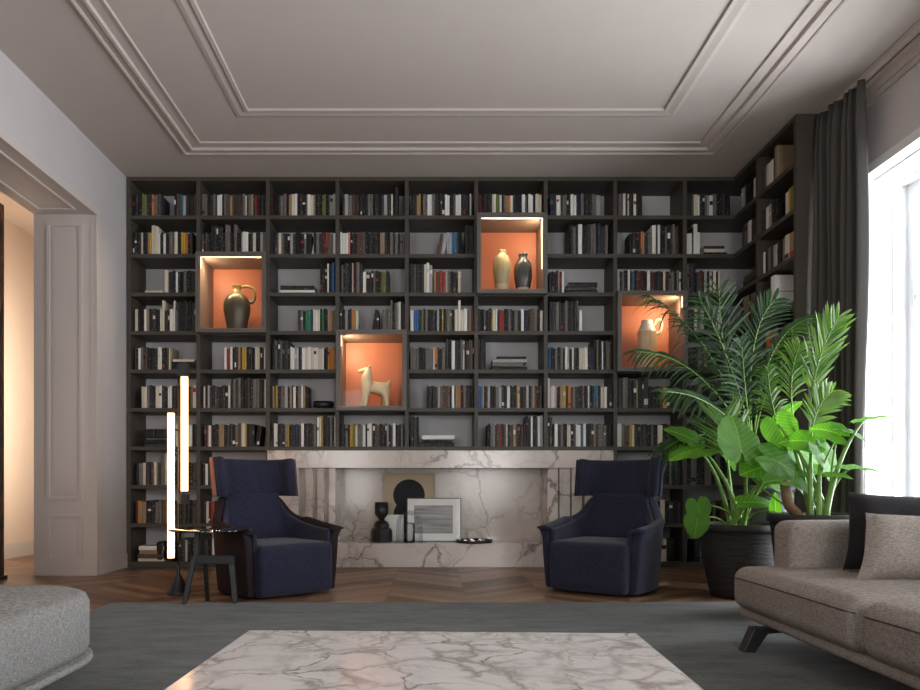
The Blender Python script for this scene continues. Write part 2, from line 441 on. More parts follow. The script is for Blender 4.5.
def catmull(pts, n=6):
    pts = [Vector(p) for p in pts]; q = [pts[0]*2-pts[1]]+pts+[pts[-1]*2-pts[-2]]; out = []
    for i in range(1, len(q)-2):
        for j in range(n):
            t = j/n; a, b, c, d = q[i-1], q[i], q[i+1], q[i+2]
            out.append(.5*((2*b)+(c-a)*t+(2*a-5*b+4*c-d)*t*t+(3*b-a-3*c+d)*t**3))
    out.append(pts[-1]); return out
def bez(a, b, c, n=10):
    a, b, c = Vector(a), Vector(b), Vector(c)
    return [a*(1-t)**2+b*2*t*(1-t)+c*t*t for t in (i/n for i in range(n+1))]

# ------------------------------------------------------------------ room shell
XL, XR, YB, YF, ZC = -2.745, 3.05, 6.82, -2.6, 3.515
struct(MB().box((-4.35, YF-.35, -.1), (3.6, 8.7, 0)), 'floor', M['parquet'])
struct(MB().box((XL-.6, YF-.35, ZC), (3.6, YB+.1, ZC+.15)), 'ceiling', M['ceiling'])
struct(MB().box((XL-.55, YB, 0), (XR+.6, YB+.12, ZC)), 'wall_back', M['wall'])
mb = MB(); x = XL-.55
for a, b in ((-2.6, -1.36), (.5, 1.9)):
    mb.box((x, YF-.35, 0), (a, YF, ZC)); mb.box((a, YF-.35, 2.9), (b, YF, ZC)); mb.box((a, YF-.35, 0), (b, YF, .2)); x = b
mb.box((x, YF-.35, 0), (XR+.6, YF, ZC))
struct(mb, 'wall_front', M['wall'])
for i, (a, b) in enumerate(((-2.6, -1.36), (.5, 1.9))):  # unseen windows, added with their openings to let in frontal fill light
    mb = MB(); y_ = YF-.3
    for (x0, x1, z0, z1) in ((a, b, .2, .32), (a, b, 2.8, 2.9), (a, a+.08, .32, 2.8), (b-.08, b, .32, 2.8), ((a+b)/2-.05, (a+b)/2+.05, .32, 2.8)): mb.box((x0, y_, z0), (x1, y_+.05, z1))
    fr = struct(mb, 'window_%d' % (i+4), M['whitepaint'])
    MB().box((a+.05, y_+.02, .3), (b-.05, y_+.026, 2.82)).build('window_pane', M['glass'], fr)
OY0, OY1, OZ, WT = 3.0, 5.74, 2.965, .50
mb = MB(); mb.box((XL-WT, OY1, 0), (XL, YB, ZC)); mb.box((XL-WT, OY0, OZ), (XL, OY1, ZC)); mb.box((XL-WT, YF, 0), (XL, OY0, ZC))
struct(mb, 'wall_left', M['wall'])
# right wall with three tall windows
WX = XR+.397
wins = [(3.72, 5.08), (1.62, 2.98), (-.58, .78)]
WZ0, WZ1 = .12, 2.915
mb = MB(); y = YF
for a, b in sorted(wins): mb.box((XR, y, 0), (XR+.5, a, ZC)); mb.box((XR, a, WZ1), (XR+.5, b, ZC)); mb.box((XR, a, 0), (XR+.5, b, WZ0)); y = b
mb.box((XR, y, 0), (XR+.5, YB, ZC))
struct(mb, 'wall_right', M['wall'])
for i, (a, b) in enumerate(wins):
    mb = MB(); e = .004
    # lining of the reveal with its raised panels
    mb.box((XR-.012, a-.05, WZ0), (XR+.396, a+.014, WZ1-.014)); mb.box((XR-.012, b-.014, WZ0), (XR+.396, b+.05, WZ1-.014))
    mb.box((XR-.0125, a-.05, WZ1-.014), (XR+.396, b+.05, WZ1+.05)); mb.box((XR-.02, a, WZ0-.03), (XR+.42, b, WZ0+.02))
    for yy, sg in ((b-.014, -1), (a+.014, 1)):
        for z0, z1 in ((.3, .85), (1.0, WZ1-.12)):
            for (x0, x1, zz0, zz1) in ((.09, .31, z0, z0+.018), (.09, .31, z1-.018, z1), (.09, .108, z0+.018, z1-.018), (.292, .31, z0+.018, z1-.018)):
                mb.box((XR+x0, yy, zz0), (XR+x1, yy+sg*.012, zz1))
    for (x0, x1, y0, y1) in ((.09, .31, a+.12, a+.138), (.09, .31, b-.138, b-.12), (.09, .108, a+.138, b-.138), (.292, .31, a+.138, b-.138)):
        mb.box((XR+x0, y0, WZ1-.014), (XR+x1, y1, WZ1-.026))
    fr = struct(mb, 'window_%d' % (i+1), M['whitepaint'])
    mb = MB(); m_ = (a+b)/2
    for y0, y1 in ((a+.014, m_-.003), (m_+.003, b-.014)):
        mb.box((WX, y0, WZ0+.02), (WX+.05, y0+.07, WZ1-.014)); mb.box((WX, y1-.07, WZ0+.02), (WX+.05, y1, WZ1-.014))
        mb.box((WX+.001, y0+.07, WZ0+.02), (WX+.049, y1-.07, WZ0+.12)); mb.box((WX+.001, y0+.07, WZ1-.1), (WX+.049, y1-.07, WZ1-.014))
        mb.box((WX+.005, y0+.07, 2.05), (WX+.045, y1-.07, 2.10))
    mb.build('window_frame', M['whitepaint'], fr)
    MB().box((WX+.022, a+.05, WZ0+.08), (WX+.028, b-.05, WZ1-.06)).build('window_pane', M['glass'], fr)
# passage beyond the left opening
struct(MB().box((-4.35, 1.6, 0), (-4.25, 8.7, 3.4)), 'wall_passage', M['passage'])
struct(MB().box((-4.35, 8.6, 0), (XL-WT+.3, 8.7, 3.4)), 'wall_passage_end', M['passage'])
struct(MB().box((-4.35, 1.5, 0), (XL-WT, 1.6, 3.4)), 'wall_passage_front', M['passage'])
struct(MB().box((-4.35, 1.5, 3.4), (XL-WT, 8.7, 3.5)), 'ceiling_passage', M['passage'])
struct(MB().box((XL-WT-.0, YB+.12, 0), (XL-WT+.08, 8.7, 3.4)), 'wall_passage_inner', M['passage'])
mb = MB(); mb.box((-4.25, 1.6, 0), (-4.232, 8.6, .13)); mb.box((-4.25, 1.6, .13), (-4.24, 8.6, .15))
struct(mb, 'baseboard_passage', M['trimpaint'])
# left door casing: panelled jamb, panelled soffit, edge bead
def panel_x(mb, x0, x1, z0, z1, y, t=.014, wd=.022):
    for (a, b, c, d) in ((x0, x1, z0, z0+wd), (x0, x1, z1-wd, z1), (x0, x0+wd, z0+wd, z1-wd), (x1-wd, x1, z0+wd, z1-wd)):
        mb.box((a, y, c), (b, y-t, d))
    q = wd*2.1
    mb.box((x0+q, y, z0+q), (x1-q, y-.006, z1-q))
mb = MB(); J = XL-WT
mb.box((J, OY1-.02, 0), (XL-.02, OY1, OZ-.013)); panel_x(mb, J+.11, XL-.10, .13, .50, OY1-.02); panel_x(mb, J+.11, XL-.10, .62, OZ-.09, OY1-.02)
mb.box((J, OY0, 0), (XL-.02, OY0+.02, OZ-.013))
struct(mb, 'door_1', M['trimpaint'])
mb = MB(); zz = OZ
mb.box((J, OY0, OZ-.012), (XL-.02, OY1, OZ))
for (x0, x1, y0, y1) in ((J+.1, XL-.1, OY0+.12, OY0+.14), (J+.1, XL-.1, OY1-.16, OY1-.14), (J+.1, J+.12, OY0+.14, OY1-.16), (XL-.12, XL-.1, OY0+.14, OY1-.16)):
    mb.box((x0, y0, OZ-.026), (x1, y1, OZ-.012))
struct(mb, 'trim_1', M['trimpaint'])
mb = MB()
mb.box((XL-.03, OY1-.026, 0), (XL+.012, OY1+.05, OZ-.014)); mb.box((XL+.011, OY1-.032, 0), (XL+.022, OY1-.004, OZ-.014))
mb.box((XL-.03, OY0-.02, OZ-.018), (XL+.0122, OY1+.05, OZ+.05)); mb.box((XL+.011, OY0, OZ-.024), (XL+.0222, OY1-.004, OZ+.010))
struct(mb, 'trim_2', M['trimpaint'])
mb = MB(); mb.box((XL, OY1+.05, 0), (XL+.018, 6.29, .125)); mb.box((XL, OY1+.05, .125), (XL+.010, 6.29, .14))
struct(mb, 'baseboard_left', M['trimpaint'])
# ceiling mouldings
def ring(x0, x1, y0, y1, prof, name, mat):
    """prof: list of (inset, drop) swept round a rectangle"""
    mb = MB(); rings = []
    for ins, dr in prof:
        rings.append([(x0+ins, y0+ins, ZC-dr), (x1-ins, y0+ins, ZC-dr), (x1-ins, y1-ins, ZC-dr), (x0+ins, y1-ins, ZC-dr)])
    mb.loft(rings, closed=True, caps=False, smooth=False)
    return struct(mb, name, mat, fix=False)
ring(-2.06, 2.375, YF+.5, 5.85, [(0, -.01), (0, .016), (.012, .022), (.024, .018), (.028, .010), (.070, .012), (.082, .026), (.100, .026), (.106, .006), (.176, .006), (.182, .014), (.194, .014), (.2, -.01)], 'trim_3', M['ceiling'])
ring(-1.46, 1.83, YF+1.1, 5.27, [(0, -.01), (0, .006), (.03, .010), (.075, .003), (.082, .014), (.108, .015), (.115, -.01)], 'trim_4', M['ceiling'])
mb = MB(); mb.box((XR-.035, YF, ZC-.10), (XR, YB, ZC)); mb.box((XR-.075, YF, ZC-.035), (XR, YB, ZC)); mb.box((XR-.02, YF, ZC-.135), (XR, YB, ZC-.09))
struct(mb, 'trim_5', M['ceiling'])

# ------------------------------------------------------------------ bookcase
X0, PX, Z0, PZ, T = -2.7205, .6257, 3.497, .3468, .034
D = 6.30; BD = 6.66
def CX(c): return X0+PX*c
def RZ(i): return Z0-PZ*i
NICHES = {(1, 2): 'jug', (5, 1): 'vases', (3, 4): 'animal', (7, 3): 'pale'}
nicheset = set((c, r+k) for (c, r) in NICHES for k in (0, 1))
def fire(c, r): return 2 <= c <= 6 and r >= 7
bc = thing('bookcase', 'floor-to-ceiling charcoal wood bookcase filling the whole back wall round the marble fireplace', 'bookcase', (0, D, 0))
def part(mb, name, mat, par, **kw):
    L = par.location
    mb.v = [(p[0]-L.x, p[1]-L.y, p[2]-L.z) for p in mb.v]
    return mb.build(name, mat, par, **kw)
for c in range(9):
    z0 = 0 if c not in (3, 4, 5, 6) else RZ(7)-T/2
    part(MB().box((CX(c)-T/2, D, z0), (CX(c)+T/2, BD, ZC-.002)), 'side_panel' if c == 0 else 'divider', M['oak'], bc)
XE = 3.03
for c in range(9):
    xa = CX(c)+T/2; xb = CX(c+1)-T/2 if c < 8 else XE
    for i in range(11):
        if 2 <= c <= 6 and i > 7: continue
        if (c, i) in nicheset and (c, i-1) in nicheset: continue
        z = RZ(i)
        part(MB().box((xa, D+.002, z-T/2), (xb, BD-.02, z+T/2)), 'shelf', M['oak'], bc)
    part(MB().box((xa, BD-.018, 0 if not (2 <= c <= 6) else RZ(7)), (xb, BD, ZC-.002)), 'back_panel', M['backpanel'], bc)
mb = MB(); mb.box((CX(0)-T/2, D-.001, 0), (CX(2)-T/2, D+.02, .03)); mb.box((CX(7)+T/2, D-.001, 0), (XE, D+.02, .03)); part(mb, 'plinth', M['oak'], bc)
# corner wing
WXF, WY0, WY1 = 2.73, 5.25, 5.87
wing = thing('corner_bookcase', 'charcoal bookcase return on the window wall, two bays wide, ending at the dark curtain', 'bookcase', (WXF, WY0, 0))
part(MB().box((WXF, WY0-.02, 0), (3.045, WY0+.02, ZC-.002)), 'side_panel', M['oak'], wing)
part(MB().box((WXF, WY1-T/2, 0), (3.028, WY1+T/2, ZC-.002)), 'divider', M['oak'], wing)
for i in range(11):
    z = RZ(i)
    part(MB().box((WXF, WY0+.02, z-T/2), (3.028, WY1-T/2, z+T/2)), 'shelf', M['oak'], wing)
    part(MB().box((WXF, WY1+T/2, z-T/2), (3.028, D+.001, z+T/2)), 'shelf', M['oak'], wing)
part(MB().box((3.03, WY0+.02, 0), (3.048, D+.3, ZC-.002)), 'back_panel', M['oak'], wing)

# lit display niches
info = {'jug': ('display_niche', 'lit orange-backed niche holding the dark jug with a loop handle'),
        'vases': ('display_niche', 'lit orange-backed niche holding the pair of glazed vases'),
        'animal': ('display_niche', 'lit orange-backed niche holding the cream animal figure'),
        'pale': ('display_niche', 'lit orange-backed niche holding the pale jug, partly behind palm leaves')}
NF = D-.08
for (c, r), k in NICHES.items():
    xa, xb = CX(c), CX(c+1); zb, zt = RZ(r+2)-.012, RZ(r)+.012
    n = thing(info[k][0], info[k][1], 'display niche', (xa, D, zb), group='lit display niches')
    f = .028
    mb = MB()
    for a, b in (((xa, NF, zb), (xb, D-.001, zb+f)), ((xa, NF, zt-f), (xb, D-.001, zt)), ((xa, NF, zb+f), (xa+f, D-.001, zt-f)), ((xb-f, NF, zb+f), (xb, D-.001, zt-f))): mb.box(a, b)
    part(mb, 'frame', M['frame_grey'], n)
    mb = MB(); l = .012; ya, yb = NF+.01, BD-.05
    xi, xj, zi, zj = xa+f, xb-f, zb+f, zt-f
    for a, b in (((xi, ya, zi), (xj, yb, zi+l)), ((xi, ya, zj-l), (xj, yb, zj)), ((xi, ya, zi+l), (xi+l, yb, zj-l)), ((xj-l, ya, zi+l), (xj, yb, zj-l))): mb.box(a, b)
    part(mb, 'lining', M['taupe'], n)
    part(MB().box((xi, yb, zi), (xj, yb+.012, zj)), 'back_panel', M['orange'], n)
    left = k in ('jug', 'animal')
    mb = MB()
    if k in ('jug', 'vases'): mb.box((xi+l, ya+.012, zj-l-.004), (xj-l, ya+.02, zj-l-.0005))
    xs = xi+l if left else xj-l-.006
    mb.box((xs, ya+.02, zj-l-(.10 if k != 'vases' else .45)), (xs+.006, ya+.028, zj-l-.006))
    part(mb, 'light_strip', M['led'], n)
    part(MB().box((xi+.001, NF+.002, zi+.001), (xj-.001, NF+.006, zj-.001)), 'glass_pane', M['glass'], n)
    if k in ('jug', 'vases'): area('niche_strip_light', ((xi+xj)/2, ya+.05, zj-l-.008), (R(-38), 0, 0), .5, .008, 5, (1, .76, .50))
    xo = xi+l+.02 if left else xj-l-.02
    area('niche_side_light', (xo, ya+.05, zj-.10), (R(90), 0, R(-50 if left else 50)), .01, .10, 1.2 if k in ('jug', 'vases') else 2.0, (1, .76, .50))
NZ = {k: RZ(r+2)-.012+.028+.012 for (c, r), k in NICHES.items()}
NXC = {k: CX(c)+PX/2 for (c, r), k in NICHES.items()}

# ------------------------------------------------------------------ fireplace
fx0, fx1 = CX(2)-.002, CX(7)-T/2-.002
FT = RZ(7)-T/2-.002
fp = thing('fireplace', 'wide white veined marble fireplace surround with low hearth in the middle of the bookcase', 'fireplace', ((fx0+fx1)/2, D, 0))
part(MB().box((fx0, D-.012, .893), (fx1, BD+.1, FT)), 'mantel', M['marble'], fp, bevel=.002)
ix0, ix1 = (335-431)/111+.0, (548-431)/111+.0
for sg in (-1, 1):
    xo = fx0 if sg < 0 else fx1; xi = ix0 if sg < 0 else ix1
    step = .081; mb = MB()
    xs = xi-sg*-1*0
    o1 = xi+sg*.33
    mb.box((xo, D-.010, 0), (o1, BD+.1, .893))
    mb.box((o1, D+.10, 0), (xi, BD+.1, .893))
    ws, gp = ((.062, .042) if sg < 0 else (.096, .013))
    for k in range(3):
        a = o1-sg*(.33-3*ws-2*gp+k*(ws+gp)); mb.box((a, D+.03, 0), (a-sg*ws, D+.10, .893))
    part(mb, 'side_pillar', M['marble'], fp, bevel=.002)
part(MB().box((ix0-.35, BD+.08, 0), (ix1+.35, BD+.12, .893)), 'back_slab', M['marble'], fp)
part(MB().box((fx0+.31, D-.015, 0), (fx1-.31, BD+.08, .215)), 'hearth', M['marble'], fp, bevel=.003)
HZ = .215

# ------------------------------------------------------------------ books
CELLS = {
(0,0):"0-46:kdkvvdkogbn;64-100:kdbaaldkdkgk", (1,0):"0-100:ggkdgdwwkgbtbdbbdgwdgtdrkdk", (2,0):"0-100:mkkkdggkttcwkdkgwctkdkvvkgll",
(3,0):"4-90:dlgbbdkdkkggkddkdldckD", (4,0):"3-96:kdtykggwwgddkdkwwkdgwwkdddkw", (5,0):"0-98:mmkdkdcwvvwkgtowdknkwgkwwkcc",
(6,0):"4-82:nndwwdggkdwwnngkdkdggll", (7,0):"0-40:mggwdwdkwkdd", (8,0):"0-100:kddgcwdkglwgkkdkk",
(0,1):"0-92:kdkdckdtyCCwdkwkkggckkyyokd", (1,1):"0-100:gkgdkKDKKDkGGkMGkklwwkdckklgg", (2,1):"0-100:dkngcgdkkldkkkgkk/wkgdmrggw",
(3,1):"0-100:wwwprkddkbbbgdkndkdkttdkgkgdgg", (4,1):"43-55:/b/l;58-82:lluaakk;87-100:DKDD", (6,1):"34-94:KDGKWKKDGGKNDDG",
(7,1):"20-98:kdkdoldgWDWKKGKDGBK", (8,1):"0-33:wwDWw;P40-92:kcd",
(0,2):"P18-47:c;49-98:cdnkdwkkgkkdk", (2,2):"P14-68:wk;76-98:KkkWKU", (3,2):"0-34:KGKDKKPKGD;35-76:wkdkgkkvvdk",
(4,2):"0-23:KDGKDKD;23-36:CWL;38-66:tobrrlgd;66-80:kdkc", (6,2):"3-26:dkkdpmw;P28-78:kdk", (7,2):"0-100:lkgkwkakmdmkkwmmkdkcdkggkgw",
(8,2):"0-23:DGKNNK;24-78:dbmklkkcdwmc",
(0,3):"3-100:ckkwtdndkkcCdkwWgKKDKKDK", (2,3):"42-100:dgkeeanwwckekkttgt", (3,3):"0-28:dklkdotc;49-60:/kkd;66-100:ggggGKGLWKD",
(4,3):"2-100:wuuudvkgdkdklkykdggkcWcwgtb", (5,3):"0-100:dkkgkdkywwkrrkdgdkggkwknkbbgkw", (6,3):"3-48:KDGDKDGKDKDG;49-54:w",
(8,3):"0-100:kdkcglkdkgwkdl",
(0,4):"3-60:dkwgbbkkdkwwkkdct;P60-96:kkc", (1,4):"34-98:wrrwkddtdyykkdkccdkdw", (2,4):"2-29:KDGKDGKDK;30-82:wwlwnwcwcwwcw;82-100:kkyoot",
(4,4):"2-56:gggkkdgggwodkg;57-100:DKKWDKGWKDGGK", (5,4):"0-12:DKDN;P22-76:kglk", (6,4):"2-72:uakkgkgkwlkwdkccwkdn;72-100:KKTKNWKGGK",
(8,4):"0-100:kdkgktdkbkdgk",
(0,5):"13-98:ccgndkcwddkwwkdkbbtdkbtw", (1,5):"0-44:kckldkbdkkdkc;45-100:KGDGKKDKGGDKC", (2,5):"0-58:dtbydkgglktkwkdgwtkk",
(4,5):"27-100:nkdkddlgbbgkwkttokgddkk", (5,5):"0-98:uuykdlkkbgldkwwkdkycdkbdlkgtbkkg", (6,5):"1-100:Wpwwlmmtydobgddkgkbwkdaakcwkd",
(7,5):"0-100:KDGKDTKDDkkkbykkdkd", (8,5):"0-100:kdkgkkdgkdk",
(0,6):"66-98:ctbkkwk;P18-56:dk", (1,6):"3-88:krwkkkdttkddkgbcykdk/k/k", (2,6):"0-70:kdwwkdktykdnndwkdkdg;71-78:WC;79-100:YKKDKGKW",
(3,6):"0-98:kdkgkyyvcggwkwwgkbbkkdklkdwkdkg", (4,6):"2-15:KDK;P20-70:kkw", (5,6):"14-70:kdgldbrdgckdbtbkdb;71-100:dKKWKDWL",
(6,6):"0-8:KD;11-100:wdgkkcckdgwwawkkdtdgggdkk", (7,6):"0-100:wwgbycdkddkgkckdkkd", (8,6):"0-100:kkdkkgkd",
(0,7):"5-36:kgcdkbc;43-58:GGCC;60-98:bkdbkkb", (1,7):"0-100:kwdkkdgkdkgkdbkgdkdgk", (7,7):"20-100:dgkkgwgdkwkdkKGKDK", (8,7):"0-100:kGKKGKGKd",
(0,8):"3-60:kottkkdkggbty;60-98:dkkdkkb", (1,8):"0-100:kcmrkkdkcwkdkdgkdkgk", (7,8):"8-100:dkgkdgwdbkckdkd", (8,8):"0-100:kdkkgdkgkbm",
(0,9):"P8-48:cbtw;56-62:KK;70-100:kdlkkd", (1,9):"0-100:kdkwkdlkkcdkwkdkdkgk", (7,9):"0-90:gdkckdkgdkcdk", (8,9):"20-100:kgdkctck",
}
WINGC = {  # 'A' by the corner, 'B' by the curtain; 0 is the far end
('A',0):"10-90:llkkw", ('B',0):"4-48:gcwkT", ('A',1):"15-90:dgwdk", ('B',1):"2-42:dwlkk;66-96:cyv", ('A',2):"P15-85:kdb", ('B',2):"2-55:wkgdlk;60-98:gctb",
('A',3):"10-95:KTTKGGK", ('B',3):"4-34:kkev", ('A',4):"5-95:kdkgbkd", ('B',4):"5-95:kottkdkt", ('A',5):"5-90:kdkbkgd", ('B',5):"5-95:dkgkdkbk",
('B',6):"5-95:dkgkdkbk", ('B',7):"5-95:kkgkdkdk", ('B',8):"5-90:dkkkdkbk",
}
ORD = ['zeroth', 'first', 'second', 'third', 'fourth', 'fifth', 'sixth', 'seventh', 'eighth', 'ninth', 'tenth', 'eleventh', 'twelfth', 'thirteenth', 'fourteenth', 'fifteenth', 'sixteenth', 'seventeenth', 'eighteenth', 'nineteenth', 'twentieth',
       '21st', '22nd', '23rd', '24th', '25th', '26th', '27th', '28th', '29th', '30th', '31st', '32nd', '33rd', '34th', '35th']
ROWN = ['top shelf', 'second shelf down', 'third shelf down', 'fourth shelf down', 'fifth shelf down', 'sixth shelf down', 'seventh shelf down', 'eighth shelf down', 'second lowest shelf', 'lowest shelf']
def book_mesh(mb, w_, h_, d_, ci, pi_, band=None, mat=None):
    """standing book: spine at y=0, x from 0 to w_; covers, rounded spine and recessed page block"""
    t_ = min(.0025, w_*.2); q = w_*.12
    pr = [(0, d_), (0, .002), (q*.5, -.001), (w_/2, -.003), (w_-q*.5, -.001), (w_, .002), (w_, d_), (w_-t_, d_), (w_-t_, .006), (t_, .006), (t_, d_)]
    n = len(pr)
    vs = [(x, y_, 0) for x, y_ in pr]+[(x, y_, h_) for x, y_ in pr]
    fs = [(k, (k+1) % n, (k+1) % n+n, k+n) for k in range(n)]
    for o_ in (0, n):
        f_ = [(0, 1, 9, 10), (1, 2, 3, 4, 5, 8, 9), (5, 6, 7, 8)]
        for g_ in f_: fs.append(tuple((x+o_) for x in (g_ if o_ else g_[::-1])))
    mb.add(vs, fs, ci, False, mat)
    mb.box((t_, .006, .003), (w_-t_, d_-.004, h_-.003), pi_, mat)
    if band is not None:
        z0, z1, bi = band
        mb.box((w_*.08, -.0036, h_*z0), (w_*.92, .001, h_*z1), bi, mat)
BOOKS = []
rb = random.Random(11)
def parse(txt, L):
    """-> list of (kind, xs, width, colour, tall, lean, order-in-segment)"""
    out = []; order = 0
    for seg in txt.split(';'):
        pile = seg[0] == 'P'
        rng, chars = (seg[1:] if pile else seg).split(':')
        a, b = [float(q)/100*L for q in rng.split('-')]
        toks = []; lean = False
        for ch in chars:
            if ch == '/': lean = True; continue
            toks.append((ch, lean)); lean = False
        if pile: out.append(('P', a, b-a, toks)); continue
        ws = [rb.uniform(.55, 1.5)*(1.15 if t_[0].lower() in 'wclg' else 1) for t_ in toks]; k = (b-a)/sum(ws); x = a
        for (ch, ln), w_ in zip(toks, ws):
            order += 1; out.append(('S', x, w_*k, ch, ln, order)); x += w_*k
    return out
def cell_books(txt, L, place, where, weight, kk):
    items = parse(txt, L); n = sum(1 for i in items if i[0] == 'S')
    for it in items:
        if it[0] == 'S':
            _, x, w_, ch, ln, order = it
            tall = ch.isupper(); col = ch.lower()
            h = (rb.uniform(.255, .285) if tall else rb.uniform(.192, .212)); dep = rb.uniform(.15, .20) if not tall else .22
            wid = max(.007, w_-.0012)
            loc = Matrix.Translation((x, rb.uniform(.0, .012), 0))
            if ln: loc = loc @ Matrix.Rotation(R(9), 4, 'Y') ; h *= .97
            band = None
            if rb.random() < .16:
                z0 = rb.choice([.12, .55, .7]); band = (z0, z0+rb.uniform(.08, .2), rb.choice('wckdrg'))
            m = place @ loc
            sz = ('tall ' if tall else '')+('thick ' if wid > .034 else 'thin ' if wid < .016 else '')
            lab = '%s%s book, %s from %s, %s, %s' % (sz, CNAME[col], ORD[order], 'the left' if kk == 'back' else 'the far end', where[0], where[1])
            if ln: lab = lab.replace(' book,', ' leaning book,')
            BOOKS.append((wid*h*weight, m, wid, h, dep, col, band, lab, None))
        else:
            _, a, L_, toks = it; z = 0
            for j, (ch, _l) in enumerate(toks):
                th = rb.uniform(.024, .042); ln_ = L_*rb.uniform(.84, 1.0) if j else L_
                dd = .18; ins = rb.uniform(0, L_-ln_)
                # lying: width axis -> z, height axis -> x
                m = place @ Matrix.Translation((a+ins, rb.uniform(0, .015), z+th)) @ Matrix.Rotation(R(90), 4, 'Y')
                pos = 'alone' if len(toks) == 1 else 'bottom of pile' if j == 0 else 'top of pile' if j == len(toks)-1 else '%s up in pile' % ORD[j+1]
                lab = '%s book lying flat, %s, on the %s, %s' % (CNAME[ch.lower()], pos, where[0], where[1])
                BOOKS.append((10*weight, m, th, ln_, dd, ch.lower(), None, lab, 'lie')); z += th+.0008
for (c, r), txt in CELLS.items():
    xa = CX(c)+T/2+.003; L = PX-T-.006
    if c == 8: L = 2.71-xa
    pl = Matrix.Translation((xa, D+.035, RZ(r+1)+T/2+.0008))
    wgt = 1.0
    if c >= 7 and r >= 3: wgt = .25
    if c == 8: wgt = min(wgt, .6)
    if c == 1 and r >= 7: wgt = .2
    if c == 0 and r >= 4: wgt = .8
    if c == 7 and r >= 7: wgt = .3
    cell_books(txt, L, pl, (ROWN[r], '%s bay' % ORD[c+1]), wgt, 'back')
for (b, r), txt in WINGC.items():
    ya = (6.28 if b == 'A' else WY1-T/2-.003); yb = (WY1+T/2+.003 if b == 'A' else WY0+.023)
    pl = Matrix.Translation((WXF+.03, ya, RZ(r+1)+T/2+.0008)) @ Matrix.Rotation(R(-90), 4, 'Z')
    cell_books(txt, ya-yb, pl, (ROWN[r], 'corner side bay' if b == 'A' else 'curtain side bay'), 1.1 if r < 4 else .1, 'wing')
BOOKS.sort(key=lambda b: -b[0])
N_IND = 292
rest = MB(); keys = list(PAL); mats_all = [BM[k] for k in keys]+[M['page']]
for i, (_, m, wid, h, dep, col, band, lab, lie) in enumerate(BOOKS):
    if i < N_IND:
        mb = MB(); mats = [BM[col], M['page']]
        bd = None
        if band: mats.append(BM[band[2]]); bd = (band[0], band[1], 2)
        book_mesh(mb, wid, h, dep, 0, 1, bd)
        o = mb.build('book', mats, fix=True); o.matrix_world = m
        tag(o, lab, 'book', 'books on the bookcase shelves')
    else:
        bd = (band[0], band[1], keys.index(band[2])) if band else None
        book_mesh(rest, wid, h, dep, keys.index(col), len(keys), bd, m)
tag(rest.build('shelved_books', mats_all), 'the many smaller dark and pale books filling the rest of the bookcase shelves', 'books', 'books on the bookcase shelves', 'stuff')
# other things on the shelves
def shelfz(r): return RZ(r+1)+T/2+.001
mb = MB(); mb.lathe([(.04, 0), (.085, .004), (.10, .035), (.098, .07), (.092, .068), (.09, .04), (.07, .015), (.02, .012)], 36)
for i_, v_ in enumerate(mb.v): mb.v[i_] = (v_[0]*.95, v_[1]*.7, v_[2])
tag(mb.build('bowl', M['black'], loc=(CX(2)+.485, D+.12, shelfz(5))), 'low black oval bowl beside books, to the left of the animal niche', 'bowl')
for j, x in enumerate((.165, .265)):
    q = thing('lidded_box', ['left one of two small black boxes standing on flat books, left bay', 'right one of two small black boxes standing on flat books, left bay'][j], 'box', (CX(0)+x, D+.05, shelfz(6)+.083), group='small black boxes')
    MB().rbox((0, .05, .034), (.045, .045, .034), .006, 3).build('body', M['black'], q)
    MB().rbox((0, .05, .072), (.047, .047, .005), .003, 3).build('lid', M['black'], q)
tag(MB().rbox((0, .07, .09), (.036, .07, .09), .02, 4).build('storage_box', M['black'], loc=(CX(0)+.265, D+.04, shelfz(9))), 'dark rounded upright box on the lowest shelf of the left bay', 'box')
wb = thing('slipcase_box', 'large white book box with small dark marks, standing in the curtain side bay', 'box', (WXF+.004, 5.57, shelfz(3)))
MB().box((0, 0, 0), (.285, .062, .285)).build('body', M['paper'], wb, bevel=.003)
mb = MB()
for j in range(14): mb.box((.03+j*.014, -.0015, .150), (.03+j*.014+.008, .0005, .157))
mb.build('lettering', M['ink'], wb)

# niche ceramics
def lathe_thing(name, label, cat, prof, mat, loc, handle=None, group=None, zs=1.1):
    q = thing(name, label, cat, loc, group=group); q.scale.z = zs
    mb = MB(); mb.lathe(prof, 44); b = mb.build('body', mat, q)
    if handle:
        hb = MB(); hb.tube(catmull(handle[0], 6), handle[1], 12); hb.build('handle', handle[2] if len(handle) > 2 else mat, q)
    return q
Yn = 6.40
lathe_thing('jug', 'dark bronze jug with gilded shoulder and big loop handle in lit niche', 'jug',
    [(.078, 0), (.085, .01), (.10, .08), (.118, .16), (.120, .20), (.112, .245), (.085, .285), (.05, .31), (.036, .325), (.034, .35), (.045, .362), (.044, .368), (.03, .365), (.028, .33)],
    M['bronze'], (P(237, 300, Yn).x, Yn, NZ['jug']), (([(.035, 0, .355), (.10, 0, .362), (.155, 0, .335), (.165, 0, .28), (.14, 0, .235), (.105, 0, .245)]), .012), zs=1.15)
lathe_thing('vase', 'sage green streaked vase with pale base, left of the lit pair', 'vase',
    [(.062, 0), (.062, .07), (.064, .075), (.078, .16), (.082, .22), (.076, .275), (.056, .315), (.038, .33), (.036, .352), (.040, .36), (.034, .36), (.030, .33)],
    M['sage_vase'], (P(502, 280, Yn).x, Yn, NZ['vases']), group='glazed vases in the niche')
lathe_thing('vase', 'glossy slate grey vase with pale base, right of the lit pair', 'vase',
    [(.060, 0), (.060, .04), (.066, .05), (.082, .13), (.084, .19), (.076, .24), (.052, .28), (.040, .292), (.040, .325), (.042, .33), (.036, .33), (.032, .3)],
    M['slate_vase'], (P(523, 280, Yn).x, Yn, NZ['vases']), group='glazed vases in the niche')
